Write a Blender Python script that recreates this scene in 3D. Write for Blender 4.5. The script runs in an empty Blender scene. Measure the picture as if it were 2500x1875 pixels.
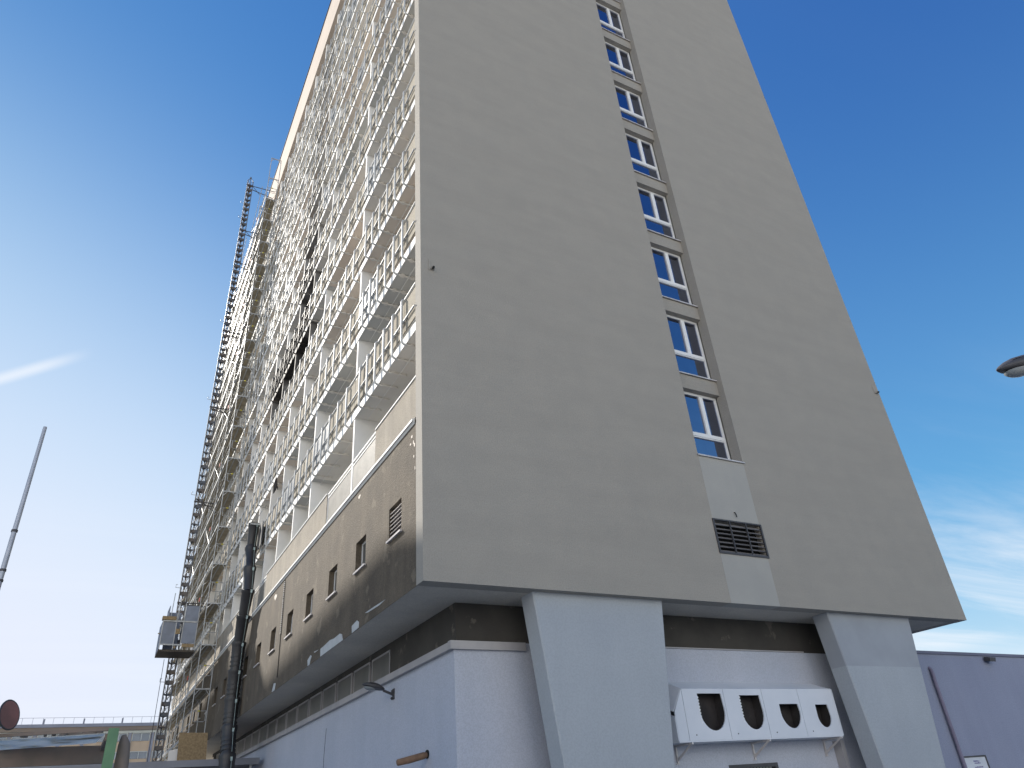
import bpy, math, random
from mathutils import Vector, Matrix
random.seed(7)
R = math.radians
scene = bpy.context.scene
col = scene.collection

# ------------------------------------------------------------------ camera, sky, sun, exposure
cam_data = bpy.data.cameras.new('camera')
cam = bpy.data.objects.new('camera', cam_data); col.objects.link(cam)
cam.location = (-5.242, -12.897, 1.60)
cam.rotation_euler = (R(120.92), R(4.09), R(-28.05))
cam_data.sensor_fit = 'HORIZONTAL'; cam_data.sensor_width = 36.0
cam_data.lens = 36.0 * 1750.36 / 2500.0
cam_data.clip_start = 0.1; cam_data.clip_end = 3000
scene.camera = cam

SUN = Vector((-1.0, 2.5, 1.8)).normalized()
SUN_EL = math.asin(SUN.z)
SUN_ROT = math.atan2(SUN.x, SUN.y)
EXPOSURE = 1.15
SKY_STRENGTH = 0.085
SUN_STRENGTH = 3.7

world = bpy.data.worlds.new('World'); scene.world = world; world.use_nodes = True
TRAIL = ((-0.1581, 0.8719, 0.4635), (-0.0876, 0.8589, 0.5045))
def build_world():
    nt = world.node_tree; N = nt.nodes; L = nt.links
    bg = N['Background']; bg.inputs['Strength'].default_value = SKY_STRENGTH
    sky = N.new('ShaderNodeTexSky'); sky.sky_type = 'NISHITA'; sky.sun_disc = False
    sky.sun_elevation = SUN_EL; sky.sun_rotation = SUN_ROT
    sky.air_density = 1.0; sky.dust_density = 0.05; sky.ozone_density = 2.0; sky.altitude = 100
    tc = N.new('ShaderNodeTexCoord'); sep = N.new('ShaderNodeSeparateXYZ')
    L.new(tc.outputs['Generated'], sep.inputs[0])
    def mth(op, a, b=None):
        m = N.new('ShaderNodeMath'); m.operation = op
        for i, v in enumerate((a, b)):
            if v is None: continue
            if isinstance(v, (int, float)): m.inputs[i].default_value = v
            else: L.new(v, m.inputs[i])
        return m.outputs[0]
    zz = mth('ADD', mth('MAXIMUM', sep.outputs[2], 0.0), 0.10)
    comb = N.new('ShaderNodeCombineXYZ')
    L.new(mth('DIVIDE', sep.outputs[0], zz), comb.inputs[0]); L.new(mth('DIVIDE', sep.outputs[1], zz), comb.inputs[1])
    mp = N.new('ShaderNodeMapping'); mp.inputs['Rotation'].default_value = (0, 0, R(-62)); mp.inputs['Scale'].default_value = (0.30, 2.3, 1)
    L.new(comb.outputs[0], mp.inputs[0])
    n1 = N.new('ShaderNodeTexNoise'); n1.inputs['Scale'].default_value = 1.1; n1.inputs['Detail'].default_value = 10; n1.inputs['Roughness'].default_value = 0.62; n1.inputs['Distortion'].default_value = 0.7
    L.new(mp.outputs[0], n1.inputs['Vector'])
    n2 = N.new('ShaderNodeTexNoise'); n2.inputs['Scale'].default_value = 0.35; n2.inputs['Detail'].default_value = 2
    L.new(comb.outputs[0], n2.inputs['Vector'])
    r1 = N.new('ShaderNodeMapRange'); r1.interpolation_type = 'SMOOTHSTEP'; r1.inputs[1].default_value = 0.40; r1.inputs[2].default_value = 0.66
    L.new(n1.outputs['Fac'], r1.inputs[0])
    r2 = N.new('ShaderNodeMapRange'); r2.interpolation_type = 'SMOOTHSTEP'; r2.inputs[1].default_value = 0.30; r2.inputs[2].default_value = 0.52
    L.new(n2.outputs['Fac'], r2.inputs[0])
    low = N.new('ShaderNodeMapRange'); low.interpolation_type = 'SMOOTHSTEP'; low.inputs[1].default_value = 0.46; low.inputs[2].default_value = 0.10; low.inputs[3].default_value = 0.02; low.inputs[4].default_value = 1.0
    L.new(sep.outputs[2], low.inputs[0])
    rgt = N.new('ShaderNodeMapRange'); rgt.interpolation_type = 'SMOOTHSTEP'; rgt.inputs[1].default_value = 0.25; rgt.inputs[2].default_value = 0.6; rgt.inputs[3].default_value = 0.25; rgt.inputs[4].default_value = 1.0
    L.new(sep.outputs[0], rgt.inputs[0])
    fac = mth('MULTIPLY', mth('MULTIPLY', mth('MULTIPLY', r1.outputs[0], r2.outputs[0]), mth('MULTIPLY', low.outputs[0], 0.72)), rgt.outputs[0])
    # one short condensation trail
    va, vb = Vector(TRAIL[0]).normalized(), Vector(TRAIL[1]).normalized(); nn = va.cross(vb).normalized(); al = nn.cross(va).normalized()
    def dot(v):
        return mth('ADD', mth('ADD', mth('MULTIPLY', sep.outputs[0], v.x), mth('MULTIPLY', sep.outputs[1], v.y)), mth('MULTIPLY', sep.outputs[2], v.z))
    dn = mth('ABSOLUTE', dot(nn)); da = dot(al); end = vb.dot(al)
    def smr(src, a, b_, lo=0.0, hi=1.0):
        r = N.new('ShaderNodeMapRange'); r.interpolation_type = 'SMOOTHSTEP'
        for q, v in enumerate((a, b_, lo, hi)): r.inputs[q + 1].default_value = v
        L.new(src, r.inputs[0]); return r.outputs[0]
    trail = mth('MULTIPLY', mth('MULTIPLY', smr(dn, 0.010, 0.0), smr(da, end + 0.02, end - 0.05)), mth('MULTIPLY', smr(da, -0.5, -0.1), 0.6))
    fac = mth('MAXIMUM', fac, trail)
    mix = N.new('ShaderNodeMix'); mix.data_type = 'RGBA'
    # deepen the clear blue the way the photograph's clear, dry air shows it
    sc3 = N.new('ShaderNodeSeparateColor'); L.new(sky.outputs[0], sc3.inputs[0]); cc3 = N.new('ShaderNodeCombineColor')
    for i, (k_, e_) in enumerate(((0.325, 1.24), (0.625, 1.08), (1.458, 0.60))):
        L.new(mth('MULTIPLY', mth('POWER', sc3.outputs[i], e_), k_), cc3.inputs[i])
    # thin milky veil: everywhere near the horizon, thicker and higher below the sun side
    def sm(src, a, b_, lo=0.0, hi=1.0):
        r = N.new('ShaderNodeMapRange'); r.interpolation_type = 'SMOOTHSTEP'
        r.inputs[1].default_value = a; r.inputs[2].default_value = b_; r.inputs[3].default_value = lo; r.inputs[4].default_value = hi
        L.new(src, r.inputs[0]); return r.outputs[0]
    side = mth('ADD', mth('MULTIPLY', sep.outputs[0], -0.42), mth('MULTIPLY', sep.outputs[1], 0.91))
    aer = N.new('ShaderNodeMix'); aer.data_type = 'RGBA'; aer.inputs['B'].default_value = (1.25, 3.35, 5.2, 1)
    L.new(sm(sep.outputs[2], 0.78, 0.08, 0.0, 0.36), aer.inputs['Factor']); L.new(cc3.outputs[0], aer.inputs['A'])
    v1 = mth('MULTIPLY', sm(side, 0.40, 0.95), sm(sep.outputs[2], 0.95, 0.14, 0.0, 1.0))
    v2 = sm(sep.outputs[2], 0.32, 0.0, 0.0, 0.62)
    veil = N.new('ShaderNodeMix'); veil.data_type = 'RGBA'; veil.inputs['B'].default_value = (4.35, 4.6, 5.3, 1)
    L.new(mth('MAXIMUM', v1, v2), veil.inputs['Factor']); L.new(aer.outputs['Result'], veil.inputs['A'])
    L.new(fac, mix.inputs['Factor']); L.new(veil.outputs['Result'], mix.inputs['A'])
    mix.inputs['B'].default_value = (5.0, 5.2, 5.5, 1)
    # added bright cloud bank in unseen sky behind the camera, lifts the shaded gable
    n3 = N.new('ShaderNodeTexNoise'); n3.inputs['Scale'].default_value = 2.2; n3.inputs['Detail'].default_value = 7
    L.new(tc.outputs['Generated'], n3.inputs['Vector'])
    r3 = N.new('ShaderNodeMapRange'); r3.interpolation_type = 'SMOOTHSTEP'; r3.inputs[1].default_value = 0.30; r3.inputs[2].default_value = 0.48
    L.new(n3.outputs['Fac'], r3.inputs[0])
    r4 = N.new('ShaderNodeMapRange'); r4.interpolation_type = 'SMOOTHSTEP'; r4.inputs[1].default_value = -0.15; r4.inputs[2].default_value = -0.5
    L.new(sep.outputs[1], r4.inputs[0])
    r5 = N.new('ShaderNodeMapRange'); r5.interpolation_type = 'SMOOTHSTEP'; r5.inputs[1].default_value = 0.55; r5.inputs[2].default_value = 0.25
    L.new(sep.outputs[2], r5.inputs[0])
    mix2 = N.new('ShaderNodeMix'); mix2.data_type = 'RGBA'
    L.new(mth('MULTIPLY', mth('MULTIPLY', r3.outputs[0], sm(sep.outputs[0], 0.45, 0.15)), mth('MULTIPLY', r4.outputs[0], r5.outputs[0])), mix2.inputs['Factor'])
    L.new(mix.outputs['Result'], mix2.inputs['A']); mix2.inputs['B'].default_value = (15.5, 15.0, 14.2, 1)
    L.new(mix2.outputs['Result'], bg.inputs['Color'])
build_world()

sun_data = bpy.data.lights.new('sun', 'SUN'); sun_data.energy = SUN_STRENGTH; sun_data.angle = R(0.3); sun_data.color = (1.0, 0.94, 0.85)
sun = bpy.data.objects.new('sun', sun_data); col.objects.link(sun)
sun.rotation_euler = SUN.to_track_quat('Z', 'Y').to_euler(); sun.location = SUN * 200

scene.view_settings.view_transform = 'Standard'; scene.view_settings.look = 'None'
scene.view_settings.exposure = EXPOSURE; scene.view_settings.gamma = 1.0
scene.view_settings.use_curve_mapping = False

# ------------------------------------------------------------------ materials
def pmat(name, c1, c2=None, scale=2.0, detail=5, rough=0.85, metal=0.0, bump=0.0, bscale=60.0, streak=0.0,
         fine=0.0, fscale=90.0, band=0.0, soot=False, spec=0.35, patches=None):
    m = bpy.data.materials.new(name); m.use_nodes = True
    nt = m.node_tree; N = nt.nodes; L = nt.links; b = N['Principled BSDF']
    b.inputs['Roughness'].default_value = rough; b.inputs['Metallic'].default_value = metal
    b.inputs['Specular IOR Level'].default_value = spec
    if c2 is None: c2 = tuple(v * 0.86 for v in c1)
    geo = N.new('ShaderNodeNewGeometry')
    def noise(sc, det, vec=None, rgh=0.55):
        n = N.new('ShaderNodeTexNoise'); n.inputs['Scale'].default_value = sc; n.inputs['Detail'].default_value = det
        n.inputs['Roughness'].default_value = rgh
        L.new(vec or geo.outputs['Position'], n.inputs['Vector']); return n.outputs['Fac']
    def mr(src, a, c, lo=0.0, hi=1.0, smooth=True):
        r = N.new('ShaderNodeMapRange'); r.interpolation_type = 'SMOOTHSTEP' if smooth else 'LINEAR'
        r.inputs[1].default_value = a; r.inputs[2].default_value = c; r.inputs[3].default_value = lo; r.inputs[4].default_value = hi
        L.new(src, r.inputs[0]); return r.outputs[0]
    def mixc(fac, A, B):
        x = N.new('ShaderNodeMix'); x.data_type = 'RGBA'
        L.new(fac, x.inputs['Factor'])
        for key, v in (('A', A), ('B', B)):
            if isinstance(v, tuple): x.inputs[key].default_value = (*v, 1)
            else: L.new(v, x.inputs[key])
        return x.outputs['Result']
    def mul(a, c):
        x = N.new('ShaderNodeMath'); x.operation = 'MULTIPLY'; L.new(a, x.inputs[0])
        if isinstance(c, float): x.inputs[1].default_value = c
        else: L.new(c, x.inputs[1])
        return x.outputs[0]
    def mx(a, c):
        x = N.new('ShaderNodeMath'); x.operation = 'MAXIMUM'; L.new(a, x.inputs[0]); L.new(c, x.inputs[1]); return x.outputs[0]
    c = mixc(mr(noise(scale, detail), 0.32, 0.68), c1, c2)
    if fine:
        c = mixc(mr(noise(fscale, 2), 0.40, 0.62, 0.0, fine), c, tuple(v * 0.55 for v in c1))
    if band:
        mb = N.new('ShaderNodeMapping'); mb.inputs['Scale'].default_value = (0.22, 0.22, 1.5)
        L.new(geo.outputs['Position'], mb.inputs[0])
        c = mixc(mr(noise(1.2, 7, mb.outputs[0], 0.65), 0.36, 0.66, 0.0, band), c, tuple(v * 0.72 for v in c1))
    if streak:
        mp = N.new('ShaderNodeMapping'); mp.inputs['Scale'].default_value = (1.1, 1.1, 0.16)
        L.new(geo.outputs['Position'], mp.inputs[0])
        c = mixc(mr(noise(1.7, 5, mp.outputs[0]), 0.42, 0.72, 0.0, streak), c, tuple(v * 1.75 for v in c1))
        mp2 = N.new('ShaderNodeMapping'); mp2.inputs['Scale'].default_value = (1.9, 1.9, 0.22); mp2.inputs['Location'].default_value = (7, 3, 1)
        L.new(geo.outputs['Position'], mp2.inputs[0])
        c = mixc(mr(noise(1.4, 5, mp2.outputs[0]), 0.48, 0.75, 0.0, streak), c, tuple(v * 0.5 for v in c1))
    if patches:
        c = mixc(mr(noise(patches[1], 4), 0.60, 0.66, 0.0, 1.0), c, patches[0])
    if soot:
        sp = N.new('ShaderNodeSeparateXYZ'); L.new(geo.outputs['Position'], sp.inputs[0])
        y, z = sp.outputs[1], sp.outputs[2]
        a = mul(mul(mr(y, 12.2, 12.8), mr(y, 15.8, 15.0)), mul(mr(z, 19.0, 19.8), mr(z, 20.5, 33.0, 1.0, 0.25)))
        a2 = mul(mul(mr(y, 12.4, 13.2), mr(y, 21.5, 19.6)), mul(mr(z, 18.2, 19.2), mr(z, 22.4, 21.2)))
        s = mul(mx(a, a2), mr(noise(0.9, 4), 0.25, 0.55, 0.55, 0.97))
        c = mixc(s, c, (0.014, 0.012, 0.011))
    L.new(c, b.inputs['Base Color'])
    if bump:
        bp = N.new('ShaderNodeBump'); bp.inputs['Strength'].default_value = bump; bp.inputs['Distance'].default_value = 0.02
        L.new(noise(bscale, 3), bp.inputs['Height']); L.new(bp.outputs[0], b.inputs['Normal'])
    return m

GABLE = pmat('gable_render', (0.352, 0.325, 0.283), (0.334, 0.311, 0.273), 1.5, 9, 0.92, bump=0.45, bscale=35, fine=0.20, fscale=34, band=0.20)
INFILL = pmat('infill_render', (0.385, 0.372, 0.34), (0.355, 0.345, 0.318), 0.9, 6, 0.9, bump=0.3, bscale=45, fine=0.1)
ATTIC = pmat('attic_render', (0.51, 0.43, 0.36), (0.47, 0.40, 0.335), 0.6, 5, 0.9, bump=0.2)
DARKWALL = pmat('stained_render', (0.135, 0.108, 0.077), (0.098, 0.080, 0.059), 1.1, 9, 0.92, bump=0.9, bscale=26, streak=0.20, fine=0.6, fscale=30, patches=((0.165, 0.135, 0.098), 1.6))
PEBBLE = pmat('pebbledash', (0.40, 0.35, 0.28), (0.34, 0.30, 0.245), 1.2, 5, 0.95, bump=0.8, bscale=70, fine=0.5, fscale=55, streak=0.15)
PANEL = pmat('parapet_pebbledash', (0.40, 0.355, 0.275), (0.34, 0.30, 0.24), 1.5, 4, 0.92, bump=0.5, bscale=60, fine=0.30, fscale=60, soot=True)
GREYPANEL = pmat('grey_sheet', (0.42, 0.43, 0.43), None, 2, 4, 0.6, bump=0.1, soot=True)
INFILLGREY = pmat('railing_bars', (0.26, 0.245, 0.215), (0.20, 0.19, 0.17), 2, 4, 0.6)
WHITE = pmat('white_paint', (0.80, 0.79, 0.76), (0.74, 0.73, 0.70), 1.0, 5, 0.75, soot=True)
SLAB = pmat('slab_pale', (0.79, 0.76, 0.70), (0.72, 0.69, 0.64), 0.8, 5, 0.85, soot=True)
SLAB_B = pmat('slab_beige', (0.79, 0.70, 0.60), (0.72, 0.63, 0.54), 0.8, 5, 0.85, soot=True)
SLAB_G = pmat('slab_grey', (0.58, 0.58, 0.55), (0.52, 0.52, 0.50), 0.8, 5, 0.85, soot=True)
BACKWALL = pmat('loggia_wall', (0.80, 0.77, 0.71), (0.74, 0.70, 0.65), 0.7, 5, 0.85, soot=True)
TUBE = pmat('galvanised_tube', (0.52, 0.53, 0.53), (0.44, 0.45, 0.45), 5, 3, 0.5, metal=0.0, soot=True)
STEEL = pmat('scaffold_steel', (0.45, 0.46, 0.46), (0.33, 0.34, 0.34), 4, 4, 0.45, metal=0.3)
DECKWOOD = pmat('deck_board', (0.33, 0.29, 0.21), (0.24, 0.21, 0.155), 2.5, 6, 0.85, streak=0.2)
SOFFIT = pmat('soffit_render', (0.60, 0.55, 0.47), (0.50, 0.46, 0.40), 0.6, 6, 0.92, bump=0.3, bscale=40, fine=0.3, fscale=30, patches=((0.52, 0.48, 0.42), 0.25))
BLUEWALL = pmat('podium_paint', (0.465, 0.485, 0.55), (0.43, 0.455, 0.525), 0.6, 8, 0.9, bump=0.5, bscale=30, fine=0.28, fscale=38, streak=0.04)
PILLAR = pmat('pillar_paint', (0.385, 0.41, 0.435), (0.36, 0.385, 0.415), 0.5, 9, 0.85, bump=0.3, bscale=30, fine=0.16, fscale=26, streak=0.035)
PILLAR2 = pmat('pillar_paint_upper', (0.335, 0.355, 0.385), None, 0.6, 6, 0.85, bump=0.15)
DARKBAND = pmat('dark_band_render', (0.066, 0.061, 0.054), (0.05, 0.046, 0.042), 1.2, 6, 0.95, bump=0.5, patches=((0.11, 0.10, 0.085), 2.2))  # dark mottled brown-grey tone for the wall strip below the soffit
COPING = pmat('coping_metal', (0.40, 0.38, 0.38), (0.33, 0.32, 0.33), 1.5, 4, 0.55, metal=0.2)
GLASS = pmat('window_glass', (0.27, 0.30, 0.40), (0.25, 0.28, 0.38), 2, 2, 0.04, metal=1.0)
DARKGLASS = pmat('dirty_glass', (0.13, 0.125, 0.11), (0.09, 0.088, 0.08), 1.4, 5, 0.35, metal=0.0, spec=0.6)
FRAME = pmat('pvc_frame', (0.80, 0.80, 0.78), (0.75, 0.75, 0.74), 3, 3, 0.45)
SILL = pmat('sill_metal', (0.66, 0.62, 0.60), (0.50, 0.47, 0.46), 4, 3, 0.5, metal=0.3)
DARKGREY = pmat('louvre_metal', (0.085, 0.082, 0.085), (0.065, 0.062, 0.066), 3, 4, 0.55, metal=0.3)
MIDGREY = pmat('louvre_blade', (0.24, 0.225, 0.22), (0.19, 0.18, 0.18), 3, 4, 0.6, metal=0.2)
BLACK = pmat('black_void', (0.018, 0.017, 0.016), (0.012, 0.012, 0.011), 3, 3, 0.8)
DARKVOID = pmat('duct_lining', (0.045, 0.04, 0.04), (0.03, 0.027, 0.027), 3, 4, 0.9)
PLASTIC = pmat('chute_plastic', (0.022, 0.022, 0.026), (0.03, 0.029, 0.030), 3, 5, 0.45, spec=0.5)
TAG = pmat('chute_clip', (0.42, 0.52, 0.50), None, 3, 3, 0.6)
RUST = pmat('rusty_clay', (0.23, 0.145, 0.09), (0.17, 0.105, 0.07), 8, 5, 0.85, bump=0.3)
MASTBLUE = pmat('mast_paint', (0.10, 0.115, 0.14), (0.14, 0.12, 0.105), 2.0, 5, 0.55, metal=0.3)
CABGREY = pmat('cab_sheet', (0.26, 0.29, 0.35), (0.20, 0.22, 0.26), 1.5, 5, 0.6, metal=0.1)
CABDARK = pmat('cab_floor', (0.10, 0.085, 0.06), (0.07, 0.06, 0.05), 2, 5, 0.8)
OSB = pmat('chipboard', (0.34, 0.25, 0.14), (0.25, 0.18, 0.10), 14, 5, 0.9)
GREEN = pmat('green_paint', (0.13, 0.26, 0.13), (0.09, 0.19, 0.10), 2, 4, 0.5)
BROWN = pmat('dark_brown_trim', (0.24, 0.18, 0.145), (0.17, 0.14, 0.115), 2, 4, 0.7)
FARCREAM = pmat('far_cream', (0.62, 0.47, 0.33), None, 0.3, 3, 0.9)
FARROOF = pmat('far_roof', (0.23, 0.19, 0.16), (0.27, 0.21, 0.16), 0.3, 3, 0.8)
FARGREY = pmat('far_grey', (0.30, 0.31, 0.36), None, 0.3, 3, 0.8)
FARPALE = pmat('far_pale', (0.66, 0.68, 0.64), None, 0.3, 3, 0.7)
FARGLASS = pmat('far_glass', (0.23, 0.26, 0.30), (0.17, 0.20, 0.24), 0.25, 3, 0.25, metal=0.3)
SIGNRED = pmat('sign_back', (0.30, 0.13, 0.11), (0.20, 0.10, 0.085), 3, 4, 0.6)
POLE = pmat('pole_zinc', (0.43, 0.45, 0.50), (0.36, 0.38, 0.43), 2, 4, 0.5, metal=0.4)
LAMPGREY = pmat('lamp_shell', (0.075, 0.073, 0.082), (0.06, 0.06, 0.066), 4, 3, 0.5)
LAMPBOWL = pmat('lamp_bowl', (0.22, 0.24, 0.25), None, 3, 2, 0.2)
ASPHALT = pmat('concrete_yard', (0.43, 0.41, 0.37), (0.36, 0.345, 0.315), 0.8, 8, 0.92, bump=0.4, bscale=50)
PAVING = pmat('paving', (0.50, 0.47, 0.42), (0.42, 0.40, 0.36), 0.9, 7, 0.9, bump=0.3, bscale=40)
SIGNWHITE = pmat('sign_white', (0.62, 0.64, 0.68), None, 2, 3, 0.5)
INK = pmat('sign_ink', (0.16, 0.13, 0.30), None, 6, 3, 0.6)
CANOPY = pmat('canopy_felt', (0.13, 0.13, 0.155), (0.10, 0.10, 0.12), 1.2, 5, 0.8)
PATCH = pmat('fresh_filler', (0.50, 0.51, 0.50), (0.44, 0.45, 0.44), 3, 5, 0.9)
REDTAPE = pmat('red_clip', (0.45, 0.06, 0.04), None, 3, 2, 0.6)
YELLOW = pmat('yellow_clip', (0.55, 0.48, 0.06), None, 3, 2, 0.6)

def glow_free_translucent(name, c):
    m = bpy.data.materials.new(name); m.use_nodes = True
    nt = m.node_tree; N = nt.nodes; L = nt.links; b = N['Principled BSDF']
    b.inputs['Roughness'].default_value = 0.35
    tx = N.new('ShaderNodeTexNoise'); tx.inputs['Scale'].default_value = 3
    mx = N.new('ShaderNodeMix'); mx.data_type = 'RGBA'; mx.inputs['A'].default_value = (*c, 1); mx.inputs['B'].default_value = (*[v * 0.85 for v in c], 1)
    L.new(tx.outputs['Fac'], mx.inputs['Factor']); L.new(mx.outputs['Result'], b.inputs['Base Color'])
    tr = N.new('ShaderNodeBsdfTranslucent'); L.new(mx.outputs['Result'], tr.inputs['Color'])
    ms = N.new('ShaderNodeMixShader'); ms.inputs[0].default_value = 0.8
    L.new(b.outputs[0], ms.inputs[1]); L.new(tr.outputs[0], ms.inputs[2])
    L.new(ms.outputs[0], N['Material Output'].inputs['Surface']); return m
SKYPANEL = glow_free_translucent('translucent_sheet', (0.96, 0.95, 0.90))

# ------------------------------------------------------------------ mesh helpers
class MB:
    def __init__(s): s.v = []; s.f = []; s.mi = []; s.sm = []
    def add(s, vs, fs, mi=0, smooth=False):
        o = len(s.v); s.v += [tuple(v) for v in vs]
        for f in fs: s.f.append([i + o for i in f]); s.mi.append(mi); s.sm.append(smooth)
        return s
    def box(s, x0, x1, y0, y1, z0, z1, mi=0):
        vs = [(x, y, z) for z in (z0, z1) for y in (y0, y1) for x in (x0, x1)]
        return s.add(vs, [(0, 2, 3, 1), (4, 5, 7, 6), (0, 1, 5, 4), (2, 6, 7, 3), (0, 4, 6, 2), (1, 3, 7, 5)], mi)
    def obox(s, c, ax, ay, az, mi=0):
        c = Vector(c); ax, ay, az = Vector(ax), Vector(ay), Vector(az)
        vs = [c + ax * i + ay * j + az * k for k in (-.5, .5) for j in (-.5, .5) for i in (-.5, .5)]
        return s.add(vs, [(0, 2, 3, 1), (4, 5, 7, 6), (0, 1, 5, 4), (2, 6, 7, 3), (0, 4, 6, 2), (1, 3, 7, 5)], mi)
    def loft(s, rings, mi=0, smooth=True, caps=True):
        n = len(rings[0]); vs = [p for r in rings for p in r]; fs = []
        for i in range(len(rings) - 1):
            for j in range(n):
                a = i * n + j; b = i * n + (j + 1) % n
                fs.append((a, b, b + n, a + n))
        s.add(vs, fs, mi, smooth)
        if caps:
            s.add(rings[0], [tuple(reversed(range(n)))], mi); s.add(rings[-1], [tuple(range(n))], mi)
        return s
    def tube(s, pts, r, n=6, mi=0, caps=True, radii=None):
        pts = [Vector(p) for p in pts]; rings = []; up = None
        for i, p in enumerate(pts):
            t = (pts[min(i + 1, len(pts) - 1)] - pts[max(i - 1, 0)]).normalized()
            if up is None:
                up = Vector((0, 0, 1)) if abs(t.z) < 0.9 else Vector((0, 1, 0))
            a = t.cross(up).normalized(); b = a.cross(t).normalized(); up = b
            rr = radii[i] if radii else r
            rings.append([p + (a * math.cos(2 * math.pi * j / n) + b * math.sin(2 * math.pi * j / n)) * rr for j in range(n)])
        return s.loft(rings, mi, True, caps)
    def prism(s, poly, off, mi=0):
        n = len(poly); a = [Vector(p) for p in poly]; b = [p + Vector(off) for p in a]
        fs = [tuple(range(n)), tuple(reversed(range(n, 2 * n)))] + [(i, i + n, (i + 1) % n + n, (i + 1) % n) for i in range(n)]
        return s.add(a + b, fs, mi)
    def build(s, name, mats, parent=None, org=None):
        if not isinstance(mats, (list, tuple)): mats = [mats]
        if org is None:
            xs = [v[0] for v in s.v]; ys = [v[1] for v in s.v]; zs = [v[2] for v in s.v]
            org = ((min(xs) + max(xs)) / 2, (min(ys) + max(ys)) / 2, min(zs))
        org = Vector(org)
        me = bpy.data.meshes.new(name)
        me.from_pydata([tuple(Vector(v) - org) for v in s.v], [], s.f)
        for m in mats: me.materials.append(m)
        me.polygons.foreach_set('material_index', s.mi)
        me.polygons.foreach_set('use_smooth', s.sm)
        me.update()
        o = bpy.data.objects.new(name, me); col.objects.link(o)
        o.location = org
        if parent is not None:
            o.parent = parent; o.location = org - wloc(parent)
        return o
def wloc(o):
    l = Vector(o.location)
    while o.parent is not None:
        o = o.parent; l += Vector(o.location)
    return l
def tag(o, label=None, cat=None, group=None, kind=None):
    if label: o['label'] = label
    if cat: o['category'] = cat
    if group: o['group'] = group
    if kind: o['kind'] = kind
    return o
def thing(name, label, cat, loc, group=None):
    o = bpy.data.objects.new(name, None); col.objects.link(o); o.location = loc; o.empty_display_size = 0.3
    return tag(o, label, cat, group)
def copy_part(o, delta, parent=None):
    c = o.copy(); col.objects.link(c); c.parent = parent or o.parent
    c.location = Vector(o.location) + Vector(delta)
    for ch in o.children:
        d = ch.copy(); col.objects.link(d); d.parent = c
    return c
def arc(c, r, a0, a1, n, u, v):
    c, u, v = Vector(c), Vector(u), Vector(v)
    return [c + (u * math.cos(a0 + (a1 - a0) * i / n) + v * math.sin(a0 + (a1 - a0) * i / n)) * r for i in range(n + 1)]

# ------------------------------------------------------------------ setting: ground
g = MB(); g.add([(-900, -900, 0), (900, -900, 0), (900, 900, 0), (-900, 900, 0)], [(0, 1, 2, 3)])
tag(g.build('ground', ASPHALT), kind='structure')
pv = MB(); pv.box(-3.2, 45, -6.5, 60, 0.004, 0.12)
tag(pv.build('pavement', PAVING), kind='structure')

# ------------------------------------------------------------------ the tower
W = 17.412; L_ = 47.77; ZB = 5.577; ZT = 47.04; PT = 0.36; H = 2.8
RX0, RX1 = 7.98, 9.625
tower = thing('residential_tower', 'tall grey slab tower with balconies, raised on slanted pillars, under renovation', 'tower', (W / 2, 10, 0))
m = MB()
m.box(0, RX0, 0, PT, ZB, ZT); m.box(RX1, W, 0, PT, ZB, ZT)
m.box(RX0 - 0.2, RX1 + 0.2, 0.52, 0.60, 9.3, ZT)
m.build('gable_wall', GABLE, tower)
for za, zc in ((ZB, 6.81), (7.73, 9.55)):
    m = MB(); m.box(RX0, RX1, -0.003, PT, za, zc); m.build('infill_panel', INFILL, tower)
m = MB(); m.box(0, W, L_ - PT, L_, ZB, ZT); m.build('rear_gable', GABLE, tower)
m = MB(); m.box(W - 0.35, W - 0.03, PT, L_ - PT, ZB, ZT - 0.05); m.build('side_wall', GABLE, tower)
m = MB(); m.box(0.0, W - 0.4, PT, L_ - PT, 43.25, ZT - 0.01); m.build('attic_band', ATTIC, tower)
m = MB(); m.box(-0.05, W + 0.05, -0.05, L_ + 0.05, ZT, ZT + 0.06); m.build('roof_flashing', DARKGREY, tower)
m = MB(); m.box(0.02, W - 0.04, PT, L_ - PT, ZB + 0.006, ZB + 0.3); m.build('soffit', SOFFIT, tower)

# gable windows in the recessed strip
m = MB()
def gable_window():
    z0 = 9.575; z1 = 11.835; y0, y1 = 0.40, 0.47
    fx0, fx1 = RX0 + 0.005, RX1 - 0.002
    f = MB(); t = 0.075
    f.box(fx0, fx0 + t, y0, y1, z0, z1); f.box(fx1 - t, fx1, y0, y1, z0, z1)
    f.box(fx0 + t, fx1 - t, y0, y1, z1 - t, z1); f.box(fx0 + t, fx1 - t, y0, y1, z0, z0 + 0.045)
    f.box(fx0 + t, fx1 - t, y0 - 0.012, y1, 10.345, 10.375); f.box(fx0 + t, fx1 - t, y0 - 0.02, y1, 10.385, 10.50)
    f.box(8.93, 8.995, y0 - 0.02, y1, 10.50, z1 - t); f.box(9.0, 9.07, y0 - 0.014, y1, 10.50, z1 - t)
    f.box(8.985, 9.005, y0 - 0.03, y0 - 0.02, 11.0, 11.12)
    o = f.build('gable_window', FRAME, tower)
    p = MB(); p.box(fx0 + t, 8.93, y0 + 0.03, y0 + 0.05, 10.50, z1 - t); p.build('pane', GLASS, o)
    p = MB(); p.box(9.07, fx1 - t, y0 + 0.034, y0 + 0.054, 10.50, z1 - t); p.build('pane', GLASS, o)
    p = MB(); p.box(fx0 + t, fx1 - t, y0 + 0.03, y0 + 0.05, z0 + 0.045, 10.345); p.build('pane', GLASS, o)
    return o
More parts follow.
